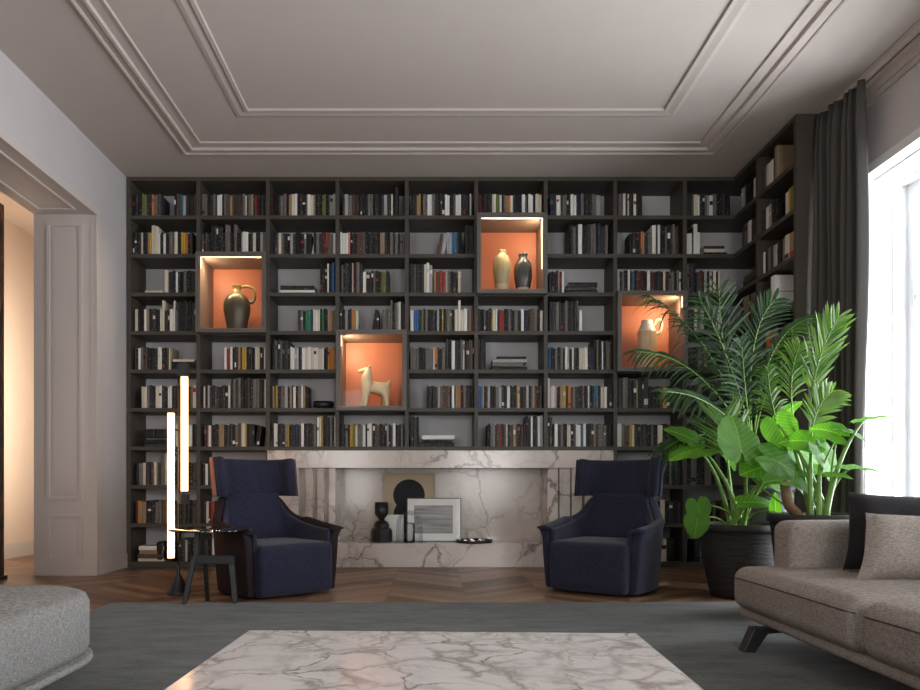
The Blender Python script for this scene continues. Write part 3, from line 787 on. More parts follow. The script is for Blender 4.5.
lathe_thing('jug', 'pale biscuit jug with white neck and curved handle behind palm leaves', 'jug',
    [(.086, 0), (.092, .01), (.088, .12), (.084, .26), (.088, .275), (.082, .29), (.062, .325), (.048, .35), (.050, .37), (.044, .37), (.04, .34)],
    M['jug_pale'], (P(647, 340, Yn).x, Yn, NZ['pale']), (([(.06, 0, .335), (.09, 0, .372), (.125, 0, .372), (.135, 0, .33), (.118, 0, .285), (.08, 0, .27)]), .013, M['creamclay']), zs=1.22)
# cream animal figure
def skin_obj(name, verts, edges, radii, mat, parent=None, loc=(0, 0, 0), levels=2):
    me = bpy.data.meshes.new(name); me.from_pydata(verts, edges, []); me.update()
    o = bpy.data.objects.new(name, me); COL.objects.link(o)
    if parent: o.parent = parent
    o.location = loc
    s = o.modifiers.new('s', 'SKIN'); s.use_smooth_shade = True
    for i, r_ in enumerate(radii):
        me.skin_vertices[0].data[i].radius = (r_, r_) if not isinstance(r_, tuple) else r_
    me.skin_vertices[0].data[0].use_root = True
    sub = o.modifiers.new('u', 'SUBSURF'); sub.levels = levels; sub.render_levels = levels
    me.materials.append(mat)
    return o
vs_ = [(0, 0, .19), (-.07, 0, .195), (.075, 0, .185), (-.085, 0, .25), (-.078, 0, .315), (-.078, 0, .352), (-.115, 0, .345), (-.165, 0, .332),
       (-.092, -.035, .12), (-.10, -.038, .005), (-.095, .035, .12), (-.135, .038, .005), (.09, -.032, .12), (.104, -.036, .005), (.085, .032, .12), (.075, .036, .005),
       (.112, 0, .215), (.135, 0, .255)]
es_ = [(0, 1), (0, 2), (1, 3), (3, 4), (4, 5), (5, 6), (6, 7), (1, 8), (8, 9), (1, 10), (10, 11), (2, 12), (12, 13), (2, 14), (14, 15), (2, 16), (16, 17)]
rs_ = [.050, .062, .052, .062, .050, .040, .024, .014, .034, .019, .034, .019, .034, .019, .034, .019, .020, .014]
an = thing('animal_figure', 'cream clay four-legged animal figure with long snout and upturned tail', 'sculpture', (P(376, 400, 6.4).x, 6.4, NZ['animal']))
skin_obj('body', vs_, es_, rs_, M['creamclay'], an)
for sg in (-1, 1):
    MB().tube([(-.062, sg*.024, .368), (-.054, sg*.03, .378), (-.048, sg*.034, .384)], [.012, .010, .004], 8).build('ear', M['creamclay'], an)

# ------------------------------------------------------------------ things on the hearth
q = thing('goblet_vase', 'matt black goblet-shaped vase on stepped base, left end of hearth objects', 'vase', (P(381.5, 540, 6.46).x, 6.46, HZ+.001))
MB().lathe([(.099, 0), (.099, .10), (.088, .125), (.07, .13), (.07, .165), (.05, .19), (.018, .20)], 8, smooth=False).build('base', M['black'], q)
MB().lathe([(.016, .195), (.03, .215), (.062, .255), (.062, .365), (.052, .365), (.05, .27), (.01, .24)], 32).build('cup', M['black'], q)
def leaning(name, label, cat, x, y, w_, h_, ang, frame_m, th=.02, fw=.012):
    q = thing(name, label, cat, (x, y, HZ+.001)); q.rotation_euler.x = R(-ang)
    mb = MB()
    for a, b in (((-w_/2, 0, 0), (w_/2, th, fw)), ((-w_/2, 0, h_-fw), (w_/2, th, h_)), ((-w_/2, 0, fw), (-w_/2+fw, th, h_-fw)), ((w_/2-fw, 0, fw), (w_/2, th, h_-fw))): mb.box(a, b)
    mb.build('frame', frame_m, q); return q
q = leaning('poster', 'tall beige print of a black rounded figure shape leaning against the fireplace back', 'picture', P(409, 540, 6.62).x, 6.60, .49, .638, 4, M['beigepaper'], .012, .012)
MB().box((-.234, .004, .012), (.234, .011, .626)).build('paper', M['beigepaper'], q)
circ = [(.15*math.cos(a), .43+.15*math.sin(a)) for a in [R(-38+256*k/24) for k in range(25)]]
poly = circ+[(-.128, .315), (-.145, .28), (-.145, .02), (.145, .02), (.145, .28), (.128, .315)]
MB().prism([(x, z) for x, z in poly], .002, .0045).build('printed_shape', M['ink'], q)
q = leaning('framed_print', 'landscape frame with white mat and blurred grey seascape on the hearth', 'picture', P(434, 540, 6.5).x, 6.49, .505, .405, 5, M['frame_grey'], .022, .006)
MB().box((-.245, .006, .008), (.245, .02, .397)).build('mat_board', M['paper'], q)
MB().box((-.185, .003, .075), (.175, .007, .335)).build('printed_image', M['sea'], q)
MB().box((-.245, .0005, .008), (.245, .002, .397)).build('glass_pane', M['glass'], q)
tag(MB().box((-.09, 0, 0), (.09, .014, .245)).build('white_panel', M['paper'], loc=(P(394, 540, 6.545).x, 6.555, HZ+.001), bevel=.002), 'plain white panel standing between the black goblet and the glass arches', 'panel')
q = thing('glass_arches', 'clear glass sculpture of nested arches in front of the framed seascape', 'sculpture', (P(409.5, 540, 6.40).x, 6.40, HZ+.001))
for rr in (.112, .092):
    pts = [(-rr, 0, 0), (-rr, 0, .10)]+[(-rr*math.cos(a), 0, .17+rr*math.sin(a)) for a in [PI*k/14 for k in range(15)]]+[(rr, 0, .10), (rr, 0, 0)]
    MB().tube(pts, .008, 10).build('arch', M['ripple'], q)
MB().lathe([(.05, 0), (.05, .15), (.045, .17), (.02, .18)], 20).build('core', M['ripple'], q)
q = thing('tray', 'low round dark tray with small silvery pieces on the hearth ledge', 'tray', (P(474, 540, 6.42).x, 6.40, HZ+.001))
MB().lathe([(.16, 0), (.168, .006), (.17, .024), (.164, .024), (.16, .01), (.02, .009)], 40).build('dish', M['black'], q)
chrome = plain('silvery_metal', srgb(190, 186, 180), .2, .9)
rr_ = random.Random(3)
for k in range(7):
    a = k*.9; MB().rbox((.09*math.cos(a), .09*math.sin(a), .018), (.012+.006*(k % 3), .014, .009), .005, 2).build('trinket', chrome, q)

# ------------------------------------------------------------------ rug
mb = MB(); mb.box((-1.97, -1.6, .001), (2.25, 4.34, .014))
tag(mb.build('rug', M['rug'], bevel=.004), 'large plain dark grey-green rug covering the floor under table and sofa', 'rug')

# ------------------------------------------------------------------ coffee table
ct = thing('coffee_table', 'low rectangular coffee table with polished white marble top and brown veins', 'coffee table', (.004, 1.36, .014), R(-2.2))
MB().box((-.542, -.60, .286), (.542, .60, .316)).build('table_top', M['marble_table'], ct, bevel=.003)
MB().box((-.44, -.50, .0), (.44, .50, .285)).build('base', M['gunmetal'], ct, bevel=.004)

# ------------------------------------------------------------------ armchairs
def plan_path(pts, n=5):
    half = catmull([(x, y, 0) for x, y in pts], n)
    left = [Vector((-p.x, p.y, 0)) for p in half]
    return left+[p for p in half[::-1]][1:], len(half)
def armchair(label, loc, rz, shell_m, edge_m):
    q = thing('armchair', label, 'armchair', loc, rz, group='winged armchairs by the fireplace')
    # plan of the outer shell, front arm end -> middle of the back, with top heights
    P0 = [(.345, -.34), (.360, -.22), (.366, -.05), (.348, .10), (.300, .20), (.235, .28), (.12, .335), (0, .345)]
    H0 = [.445, .45, .466, .495, .545, .655, .668, .67]
    h3 = catmull([(p[0], p[1], h) for p, h in zip(P0, H0)], 5)
    path = [Vector((-p.x, p.y, p.z)) for p in h3]+[Vector(p) for p in h3[::-1]][1:]
    n = len(path); rows = 12; th = .06
    def nrm(i):
        a = path[max(i-1, 0)]; b = path[min(i+1, n-1)]; d = Vector((b.x-a.x, b.y-a.y, 0)).normalized(); return Vector((-d.y, d.x, 0))  # outward
    outer, inner = [], []
    for i in range(n):
        nn = nrm(i)
        if nn.dot(Vector((path[i].x, path[i].y-.0, 0))) < 0 and abs(path[i].x) > .05: nn = -nn
        if abs(path[i].x) <= .05: nn = Vector((0, 1, 0))
        u = abs(i/(n-1)*2-1)  # 1 at arm fronts
        colo, coli = [], []
        for j in range(rows+1):
            t = j/rows; z = .02+(path[i].z-.02)*t
            flare = .012*t+.030*max(0, t-.86)/.14*max(0, u-.35)/.65
            base_in = -.02*(1-t)**2
            p = path[i]+nn*(flare+base_in); colo.append((p.x, p.y, z))
            ti = th*(1 if u > .3 else 1)
            p2 = path[i]+nn*(flare*1.0+base_in-ti); coli.append((p2.x, p2.y, z-(0.004 if j == rows else 0)))
        outer.append(colo); inner.append(coli)
    rings = [outer[i]+inner[i][::-1] for i in range(n)]
    mb = MB(); mb.loft(rings, closed=True, caps=True)
    o = mb.build('shell', shell_m, q)
    bv = o.modifiers.new('b', 'BEVEL'); bv.width = .014; bv.segments = 3; bv.limit_method = 'ANGLE'; bv.angle_limit = R(50)
    # arm lips, bent outwards at the front
    for sg in (-1, 1):
        mb = MB(); pts = catmull([(sg*.345, -.355, .44), (sg*.362, -.24, .448), (sg*.372, -.08, .464), (sg*.368, .08, .49)], 5)
        mb.loft([[(p.x+sg*a, p.y, p.z+b) for a, b in ((-.062, -.012), (-.055, .006), (-.02, .016), (.012, .014), (.034*(1-i/18)+.008, .004), (.03*(1-i/18)+.008, -.006), (.0, -.014), (-.03, -.02))] for i, p in enumerate(pts)], closed=True)
        mb.build('arm_rest', M['navy'] if shell_m is M['shell_navy'] else shell_m, q)
    # inner lining of the arms, one piece each side
    for sg in (0, 1):
        idx = [i for i in range(n) if (path[i].x < -.22 if sg == 0 else path[i].x > .22)]
        rings = []
        for i in idx:
            nn = nrm(i)
            if nn.dot(Vector((path[i].x, path[i].y, 0))) < 0 and abs(path[i].x) > .05: nn = -nn
            p = path[i]-nn*(th-.008); p2 = path[i]-nn*(th+.022); f_ = min(i, n-1-i)
            e_ = .006 if f_ < 2 else 0
            rings.append([(p.x, p.y, .30), (p.x, p.y, path[i].z-.006), (p2.x, p2.y, path[i].z-.018), (p2.x, p2.y, .30)])
        mb = MB(); mb.loft(rings, closed=True); o = mb.build('arm_lining', M['navy'], q)
        bv = o.modifiers.new('b', 'BEVEL'); bv.width = .008; bv.segments = 2; bv.limit_method = 'ANGLE'; bv.angle_limit = R(50)
    # seat block, a little proud of the arms
    mb = MB(); mb.rbox((0, -.10, .185), (.278, .295, .165), .035, 8, puff=.012)
    mb.build('seat', M['navy'], q)
    # front rail closing below the arms
    MB().rbox((0, -.03, .02), (.26, .26, .012), .01, 3).build('base', M['black'], q)
    # inner back
    mb = MB(); rings = []
    for j in range(11):
        t = j/10; z = .34+(.680-.34)*t; yc = .245+.055*t
        w_ = .262-.045*t-.015*math.sin(PI*t)
        ring_ = []
        for k in range(28):
            a = 2*PI*k/28; cx_ = math.copysign(abs(math.cos(a))**.45, math.cos(a)); sy_ = math.copysign(abs(math.sin(a))**.7, math.sin(a))
            x_ = w_*cx_; ring_.append((x_, yc+.075*sy_-.05*(x_/.27)**2, z))
        rings.append(ring_)
    mb.loft(rings); mb.build('backrest', M['navy'], q)
    # headrest band with forward wings
    hp = catmull([(.276, .15, 0), (.274, .20, 0), (.245, .26, 0), (.18, .30, 0), (.09, .318, 0), (0, .322, 0)], 5)
    hp = [Vector((-p.x, p.y, 0)) for p in hp]+[p for p in hp[::-1]][1:]
    def band(th, z0, z1, off, sc_top, name, mat, rr=.03):
        rings = []; N = len(hp)
        for i, p in enumerate(hp):
            if th < .03 and (i < 2 or i > N-3): continue
            a = hp[max(i-1, 0)]; b = hp[min(i+1, N-1)]; d = (b-a).normalized(); nn = Vector((-d.y, d.x, 0))
            if nn.y < 0 and abs(p.x) < .255: nn = -nn
            if abs(p.x) >= .255 and nn.x*p.x < 0: nn = -nn
            u = abs(i/(N-1)*2-1); e = 1-.35*max(0, u-.9)/.1
            sect = []
            zz0, zz1 = z0-.006*u, z1+.012*u*u
            for (a_, b_) in [(-1, .12), (-.92, .04), (-.75, .0), (0, -.004), (.75, 0), (.95, .05), (1, .14), (1, .5), (1, .86), (.95, .95), (.75, 1), (0, 1.01), (-.75, 1), (-.92, .96), (-1, .88), (-1.06, .5)]:
                z = zz0+(zz1-zz0)*b_; tt = (b_-.5)
                sc_ = 1+sc_top*tt
                pp = Vector((p.x*sc_, p.y, 0))+nn*(off+a_*th/2*e); pp.y += .03*tt+.05*tt*max(0, u-.5)
                wr = .0025*math.sin(p.x*55+b_*3)*(1 if a_ < 0 else 0)
                sect.append((pp.x, pp.y-wr, z))
            rings.append(sect)
        mb = MB(); mb.loft(rings); return mb.build(name, mat, q)
    band(.085, .665, .925, 0, .02, 'headrest', M['navy'])
    o = band(.012, .662, .922, .047, .02, 'headrest_shell', edge_m)
    o['label'] = 'outer shell of the headrest'
    return q
armchair('navy winged armchair with dark aubergine outer shell, beside the glass side table', (-1.135, 4.90, 0), R(42), M['shell_brown'], M['cocoa'])
armchair('navy winged armchair, blue all over, standing near the large potted plants', (1.27, 5.02, 0), R(-36), M['shell_navy'], M['shell_navy'])

# ------------------------------------------------------------------ floor lamp
LY = 4.76
L0 = P(178.5, 596, LY); lp = thing('floor_lamp', 'slim black floor lamp with two tall glowing tubes and cone base', 'floor lamp', (L0.x, LY, 0))
def lz(py): return CZ+(485-py)*LY/FPX
MB().lathe([(.078, 0), (.078, .010), (.074, .018), (.010, .142), (.007, .19), (.004, .2)], 40).build('base', M['black'], lp)
MB().tube([(0, 0, .18), (0, 0, lz(366))], .006, 10).build('pole', M['black'], lp)
for nx, pt, pb, cpos in ((171, 414, 557, 548), (184.5, 378, 491, 372)):
    x = P(nx, 485, LY-.05).x-L0.x
    t_ = MB().tube([(x, -.05, lz(pb)), (x, -.05, lz(pb)+.01), (x, -.05, lz(pt)-.01), (x, -.05, lz(pt))], .0225, 18).build('glowing_tube', M['tube'], lp)
    MB().tube([(x, -.05, lz(pt)), (x, -.05, lz(pt)+.012)], .0235, 18).build('end_cap', M['black'], t_)
    MB().tube([(x, -.05, lz(pb)-.012), (x, -.05, lz(pb))], .0235, 18).build('end_cap', M['black'], t_)
x2 = P(184.5, 485, LY-.05).x-L0.x
for z0, z1 in ((lz(376), lz(364)), (lz(504), lz(494))):
    mb = MB(); mb.box((0, -.022, z0), (x2+.014, .01, z1)); mb.box((x2-.014, -.066, z0), (x2+.014, -.022, z1)); mb.build('clamp', M['black'], lp)
x1 = P(171, 485, LY-.05).x-L0.x
for pz in (430, 545):
    MB().tube([(0, 0, lz(pz)), (x1, -.05, lz(pz))], .006, 8).build('bracket', M['black'], lp)

# ------------------------------------------------------------------ glass side table
SY = 4.36; S0 = P(211, 600, SY)
st = thing('side_table', 'round smoked-glass side table on a slanted gunmetal three-legged frame', 'side table', (S0.x, SY, 0))
def sx(px): return P(px, 485, SY).x-S0.x
def szz(py, Y=SY): return CZ+(485-py)*Y/FPX
MB().lathe([(.001, 0), (.248, 0), (.251, .003), (.251, .008), (.248, .011), (.001, .011)], 64).build('table_top', M['smoked'], st, loc=(0, 0, .458))
def bar(a, b, w_, t_, name):
    a, b = Vector(a), Vector(b); mb = MB()
    h = Vector((0, t_/2, 0))
    q0 = [a+Vector((-w_/2, -t_/2, 0)), a+Vector((w_/2, -t_/2, 0)), a+Vector((w_/2, t_/2, 0)), a+Vector((-w_/2, t_/2, 0))]
    q1 = [b+Vector((-w_/2*1.15, -t_/2, 0)), b+Vector((w_/2*1.15, -t_/2, 0)), b+Vector((w_/2*1.15, t_/2, 0)), b+Vector((-w_/2*1.15, t_/2, 0))]
    mb.hexa(q0, q1); return mb.build(name, M['gunmetal'], st, bevel=.004)
zb_ = .295
bar((sx(190), -.10, .014), (sx(195.5), -.02, zb_), .026, .03, 'leg')
bar((sx(238), -.06, .014), (sx(231), .0, zb_), .030, .03, 'leg')
bar((sx(202.5), .10, .0), (sx(203.5), .02, zb_), .020, .03, 'leg')
mb = MB(); mb.box((sx(193), -.035, zb_-.045), (sx(234.5), .03, zb_+.006)); mb.build('cross_bar', M['gunmetal'], st, bevel=.004)
bar((sx(196.5), -.01, zb_), (sx(197.5), 0, .458), .026, .03, 'post')

# ------------------------------------------------------------------ sofa (right)
so = thing('sofa', 'low beige-grey tweed sofa with rounded arm and slanted black legs at the windows', 'sofa', (1.45, 1.9, 0))
def sb(mb, name, mat, **kw):
    mb.v = [(v[0]-1.45, v[1]-1.9, v[2]) for v in mb.v]; return mb.build(name, mat, so, **kw)
sb(MB().rbox((2.02, 1.92, .138), (.555, 1.42, .022), .02, 6), 'base', M['tweed'])
for ya, yb in ((2.375, 3.36), (1.2, 2.365)):
    mb = MB(); mb.rbox((1.98, (ya+yb)/2, .255), (.54, (yb-ya)/2, .098), .055, 12, puff=.018)
    sb(mb, 'seat_cushion', M['tweed'])
    yy = (ya+yb)/2; pts = []
    for k in range(41):
        y_ = ya+.02+(yb-ya-.075)*k/40; py_ = (y_-yy)/((yb-ya)/2)
        pts.append((1.4405-.009*(1-py_**4)+(.012 if k == 0 else .004 if k == 1 else 0), y_, .300+.006*(1-py_**4)))
    pts += [(1.4405+.055*(1-math.cos(a)), yb-.055+.055*math.sin(a), .300) for a in (R(25), R(50), R(75), R(90))]
    sb(MB().tube(pts, .0028, 8), 'piping', M['tweed_dark'])
sb(MB().rbox((1.98, 3.26, .440), (.345, .105, .130), .045, 8, puff=.006), 'armrest', M['tweed'])
sb(MB().rbox((2.46, 1.93, .39), (.12, 1.43, .225), .06, 8, puff=.01), 'backrest', M['tweed'])
for ya in (2.76, 1.64):
    sb(MB().rbox((2.385, ya, .545), (.11, .55, .19), .08, 8, puff=.02), 'back_cushion', M['tweed'])
def sled(y):
    mb = MB()
    poly = [(1.355, .014), (1.405, .014), (1.46, .095), (1.62, .105), (1.62, .118), (1.40, .118)]
    mb.prism(poly, y-.03, y+.03)
    return sb(mb, 'leg', M['black'], bevel=.003)
sled(3.06); sled(.9)
for y in (3.06, .9): sb(MB().box((2.44, y-.03, .014), (2.50, y+.03, .118)), 'leg', M['black'])
def pillow(name, label, w_, h_, th, mat, M4, cat='cushion', taper=0):
    mb = MB(); n = 18; 
    for sd in (1, -1):
        vs, fs = [], []
        for i in range(n+1):
            for j in range(n+1):
                u, v = i/n*2-1, j/n*2-1
                k = 1-.10*(1-abs(u)**1.0)*0
                bx = u*w_/2*(1-.07*(1-v*v)**1*abs(u)**3); bz = v*h_/2*(1-.07*(1-u*u)*abs(v)**3)
                t_ = th/2*((1-u**4)*(1-v**4))**.55
                t_ += .006*math.sin(u*7+v*3)*(1-u*u)*(1-v*v)
                vs.append((bx*(1-taper*v), sd*t_, bz))
        for i in range(n):
            for j in range(n):
                f = (i*(n+1)+j, (i+1)*(n+1)+j, (i+1)*(n+1)+j+1, i*(n+1)+j+1); fs.append(f if sd < 0 else f[::-1])
        mb.add(vs, fs, 0, True)
    o = mb.build(name, mat, fix=True); o.matrix_world = M4
    return tag(o, label, cat)
Mx = Matrix.Translation((2.06, 3.03, .535)) @ Matrix.Rotation(R(2), 4, 'Z') @ Matrix.Rotation(R(-15), 4, 'X') @ Matrix.Rotation(R(2), 4, 'Y')
pillow('cushion', 'dark charcoal velvet cushion leaning in the sofa corner behind the tweed cushion', .54, .345, .15, M['charcoal_velvet'], Mx, taper=.13)
Mx = Matrix.Translation((1.98, 2.82, .485)) @ Matrix.Rotation(R(2), 4, 'Z') @ Matrix.Rotation(R(-24), 4, 'X') @ Matrix.Rotation(R(3), 4, 'Y')
pillow('cushion', 'beige-grey tweed cushion lying against the dark cushion on the sofa', .50, .29, .14, M['tweed'], Mx, taper=.2)

# ------------------------------------------------------------------ ottoman (left)
ot = thing('ottoman', 'silver-grey tweed upholstered bench with rounded corner cut by the picture edge', 'ottoman', (-1.9, 2.0, 0))
def ob(mb, name, mat, **kw):
    mb.v = [(v[0]+1.9, v[1]-2.0, v[2]) for v in mb.v]; return mb.build(name, mat, ot, **kw)
def rslab(x0, x1, y0, y1, z0, z1, r, name, mat, crown=0, rim=.02):
    mb = MB(); rings = []
    def loop(ins, z):
        out = []
        for (cx_, cy_, a0) in ((x1-r, y1-r, 0), (x0+r, y1-r, 90), (x0+r, y0+r, 180), (x1-r, y0+r, 270)):
            for k in range(9):
                a = R(a0+k*11.25); out.append((cx_+(r-ins)*math.cos(a), cy_+(r-ins)*math.sin(a), z))
        return out
    prof = [(rim, z0), (rim*.3, z0+rim*.3), (0, z0+rim), (0, z1-rim), (rim*.3, z1-rim*.3), (rim, z1)]
    for ins, z in prof: rings.append(loop(ins, z))
    if crown:
        for t in (.2, .4, .6, .8, .97):
            c_ = ((x0+x1)/2, (y0+y1)/2); lo = loop(rim, z1)
            rings.append([(p[0]+(c_[0]-p[0])*t, p[1]+(c_[1]-p[1])*t, z1+crown*(1-(1-t)**2)) for p in lo])
    mb.loft(rings); return ob(mb, name, mat)
rslab(-2.60, -1.208, 1.0, 2.74, .135, .355, .34, 'cushion', M['tweed_grey'], .035, .035)
rslab(-2.605, -1.200, .995, 2.75, .108, .134, .34, 'base', M['tweed_grey'], 0, .01)
for y in (2.42, 1.2):
    for x, sg in ((-1.45, 1), (-2.42, -1)):
        mb = MB(); mb.prism([(x+sg*.02, .014), (x+sg*.075, .014), (x+sg*.0, .107), (x-sg*.12, .107), (x-sg*.12, .095), (x-sg*.03, .09)], y-.03, y+.03)
        ob(mb, 'leg', M['black'])

# ------------------------------------------------------------------ curtain
cu = thing('curtain', 'floor-length charcoal linen curtain gathered between the bookcase and the bright window', 'curtain', (2.93, 4.95, 0))
mb = MB(); nu, nz = 150, 26; vs, fs = [], []
for j in range(nz+1):
    t = j/nz; z = .012+(3.46-.012)*t
    top = max(0, (z-3.2)/.26)
    for i in range(nu+1):
        u = i/nu; y = 5.20-.50*u; x = 2.865+.040*u
        ph = u*2*PI*6.5
        amp = .045*(1-.35*top)
        x += -amp*math.sin(ph+.5*math.sin(z*1.1+u*5))+.008*math.sin(z*2.3+u*9)
        y += .016*math.cos(ph*.5+z*.6)
        if z < .35: x -= .01*(1-z/.35)
        vs.append((x, y, z))
for j in range(nz):
    for i in range(nu): a = j*(nu+1)+i; fs.append((a, a+1, a+nu+2, a+nu+1))
mb.add(vs, fs, 0, True)
mb.v = [(v[0]-2.93, v[1]-4.95, v[2]) for v in mb.v]
o = mb.build('drape', M['curtain'], cu, fix=False); sd = o.modifiers.new('s', 'SOLIDIFY'); sd.thickness = .003
MB().box((-.02, -2.0, 3.475), (.02, .29, 3.512)).build('curtain_rail', M['ceiling'], cu)

# ------------------------------------------------------------------ burl panel in the passage
q = thing('standing_panel', 'tall dark burl panel in the passage beyond the left doorway', 'panel', (-3.62, 5.45, 0))
MB().box((-.26, -.02, .03), (.28, .03, 2.93)).build('panel_face', M['burl'], q, bevel=.004)
MB().box((-.26, -.06, 0), (.28, .07, .03)).build('foot', M['black'], q)

# ------------------------------------------------------------------ plants
def pot(name, label, x, y, prof, mat, soil):
    q = thing(name, label, 'plant pot', (x, y, 0))
    MB().lathe(prof, 56).build('body', mat, q)
    r_, z_ = soil; MB().lathe([(r_*.98, z_-.02), (r_, z_), (r_*.5, z_+.012), (.01, z_+.016)], 32).build('soil', M['soil'], q)
    return q
def hollow(rb_, rt, h, lip, th=.02):
    n = 8; o = [(rb_+(rt-rb_)*(k/n)**.85, h*k/n) for k in range(n+1)]
    o[-1] = (rt, h-.045); 
    return [(rb_*.9, 0)]+o+[(rt+lip, h-.045), (rt+lip, h), (rt-th, h), (rt-th-.01, h-.08), (.02, h-.09)]
P1 = (2.06, 4.66); P2 = (2.20, 4.02); P3 = (2.45, 5.03)
pot('plant_pot', 'large dark ribbed tapering pot on the parquet beside the blue armchair', *P1, hollow(.185, .275, .485, .014), M['pot'], (.24, .42))
pot('plant_pot', 'dark wide-rimmed pot standing directly behind the sofa arm', *P2, hollow(.17, .235, .575, .012), M['pot'], (.20, .515))
pot('plant_pot', 'tall slim grey ceramic pot at the back between the dark pots', *P3, hollow(.12, .145, .74, .006, .012), M['potgrey'], (.12, .68))

LEAFR = [(0, 1.0), (18, .88), (40, .73), (70, .64), (100, .60), (130, .58), (155, .50), (170, .30), (180, .10)]
def rleaf(a):
    a = abs(a)
    for (a0, r0), (a1, r1) in zip(LEAFR, LEAFR[1:]):
        if a <= a1:
            t = (a-a0)/(a1-a0); t = t*t*(3-2*t) if a0 > 0 else t; return r0+(r1-r0)*t
    return .1
def leaf_mesh(mb, base, tip_dir, normal, size, droop=.25, fold=.18, wave=.02, narrow=1.0, mi=0):
    """heart leaf: base = where the stalk joins, tip_dir towards the tip"""
    t_ = Vector(tip_dir).normalized(); n_ = Vector(normal); n_ = (n_-t_*n_.dot(t_)).normalized(); s_ = t_.cross(n_)
    nr, na = 7, 48; vs, fs, uvs = [], [], []
    vs.append(Vector(base)); uvs.append((0, 0))
    for i in range(1, nr+1):
        for k in range(na):
            a = -180+360*k/na; rad = rleaf(a)*i/nr
            x = rad*math.cos(R(a)); y = rad*math.sin(R(a))*narrow
            z = -droop*(max(0, x)**2)-.12*min(0, x)**2*4*droop+fold*abs(y)-fold*1.2*y*y+wave*math.sin(R(a)*9)*(i/nr)**2
            vs.append(Vector(base)+(t_*x+s_*y+n_*z)*size); uvs.append((x, y))
    for k in range(na): fs.append((0, 1+k, 1+(k+1) % na))
    for i in range(nr-1):
        for k in range(na):
            a = 1+i*na+k; b = 1+i*na+(k+1) % na; fs.append((a, a+na, b+na, b))
    mb.add(vs, fs, mi, True, uvs=uvs)
def alocasia(name, label, root, leaves, group=None):
    """leaves: (px, py, Y) of the blade joint, tip (dpx, dpy) in cm-like units, normal, size"""
    q = thing(name, label, 'potted plant', root, group=group)
    rt = Vector(root)
    for k, L in enumerate(leaves):
        j = P(*L[0]); tipd, nrm_, size = Vector(L[1]), Vector(L[2]), L[3]
        kw = L[4] if len(L) > 4 else {}
        a = rt+Vector((.05*math.cos(k*2.4), .05*math.sin(k*2.4), 0))
        mid = (a+j)/2+Vector(((j.x-a.x)*-.22, 0, .10))
        pts = [p-rt for p in bez(a, mid, j, 10)]
        rr_ = [.017-.011*t/10 for t in range(11)]
        if size < .15: rr_ = [r_*.6 for r_ in rr_]
        stalk = MB().tube(pts, rr_, 8).build('leaf_stalk', M['stalk'], q)
        mb = MB(); leaf_mesh(mb, pts[-1], tipd, nrm_, size, **kw)
        o = mb.build('leaf', M['leaf'], q, fix=False, uv=True)
    return q
# blade joints are given where they sit in the room; tips and normals are world directions
alocasia('elephant_ear_plant', 'bright green large-leaved plant growing in the large ribbed pot', (P1[0]-.03, P1[1], .43), [
    ((741, 448, 4.25), (.02, .45, 1.0), (.34, -1, .22), .245, dict(droop=.12, fold=.06, narrow=1.12)),
    ((788, 462, 4.30), (-1, -.25, -.10), (-.1, -.6, 1), .33, dict(droop=.18, fold=.15)),
    ((778, 462, 4.18), (1, -.2, -.55), (.3, -.9, 1), .30, dict(droop=.25, fold=.12)),
    ((792, 447, 4.45), (.95, -.2, -.45), (.25, -.75, 1), .27, dict(droop=.3)),
    ((793, 470, 4.30), (.75, -.3, -.8), (.3, -.7, .7), .25, dict(droop=.3)),
    ((693, 440, 4.7), (-.8, 0, .45), (-.3, -.6, .8), .20, dict(droop=.2, narrow=.7)),
    ((698, 449, 4.62), (-1, -.1, -.12), (0, -.35, 1), .20, dict(droop=.3, narrow=1.3)),
    ((727, 452, 4.9), (.45, .1, -.5), (.4, -.8, .6), .16, {}),
    ((698, 505, 4.55), (.1, -.3, -1), (-.2, -1, .2), .12, dict(droop=.2, narrow=1.1)),
    ((697, 520, 4.50), (-.25, -.3, -1), (-.3, -1, .1), .12, dict(droop=.2, narrow=1.1)),
    ((748, 502, 4.35), (1, -.1, .02), (0, -.8, .8), .19, dict(narrow=.5, droop=.3)),
    ((776, 512, 4.30), (-.2, -.1, 1.0), (-.8, -.6, .1), .12, dict(narrow=.55)),
    ((770, 480, 4.5), (.95, 0, -.3), (0, -.8, .7), .22, dict(narrow=.6, droop=.4)),
])
alocasia('elephant_ear_plant', 'tall-stemmed large-leaved plant by the curtain, in the pot behind the sofa', (P2[0]+.03, P2[1], .525), [
    ((838, 434, 4.02), (-.6, .2, .35), (-.3, -.7, .8), .14, dict(droop=.4)),
    ((843, 430, 4.05), (.5, -.4, -.15), (.4, -.5, .9), .13, dict(droop=.4)),
    ((864, 420, 4.0), (1.0, 0, .22), (-.2, -.25, 1), .17, dict(narrow=.35, droop=.1)),
    ((851, 468, 3.95), (1, -.1, -.02), (.1, -.25, 1), .20, dict(narrow=.55, droop=.2)),
    ((812, 442, 4.15), (-.55, .2, .15), (-.4, -.6, .8), .17, dict(droop=.35)),
    ((778, 425, 4.3), (.3, -.3, -.9), (-.4, -.8, .3), .17, dict(droop=.3)),
    ((783, 415, 4.4), (.6, 0, .6), (-.4, -.6, .7), .16, dict(narrow=.5)),
    ((822, 452, 4.1), (.35, -.2, -.6), (.5, -.8, .4), .19, dict(droop=.4)),
    ((832, 475, 3.95), (.9, -.2, 0), (.1, -.6, 1), .12, dict(narrow=.45)),
])
tr = thing('bare_trunk', 'short curved ringed trunk rising from the pot behind the sofa', 'plant', (P2[0]-.06, P2[1]-.02, .525))
pts = catmull([(.0, 0, -.01), (-.05, 0, .05), (-.10, -.01, .10), (-.115, -.01, .17), (-.12, 0, .24)], 8)
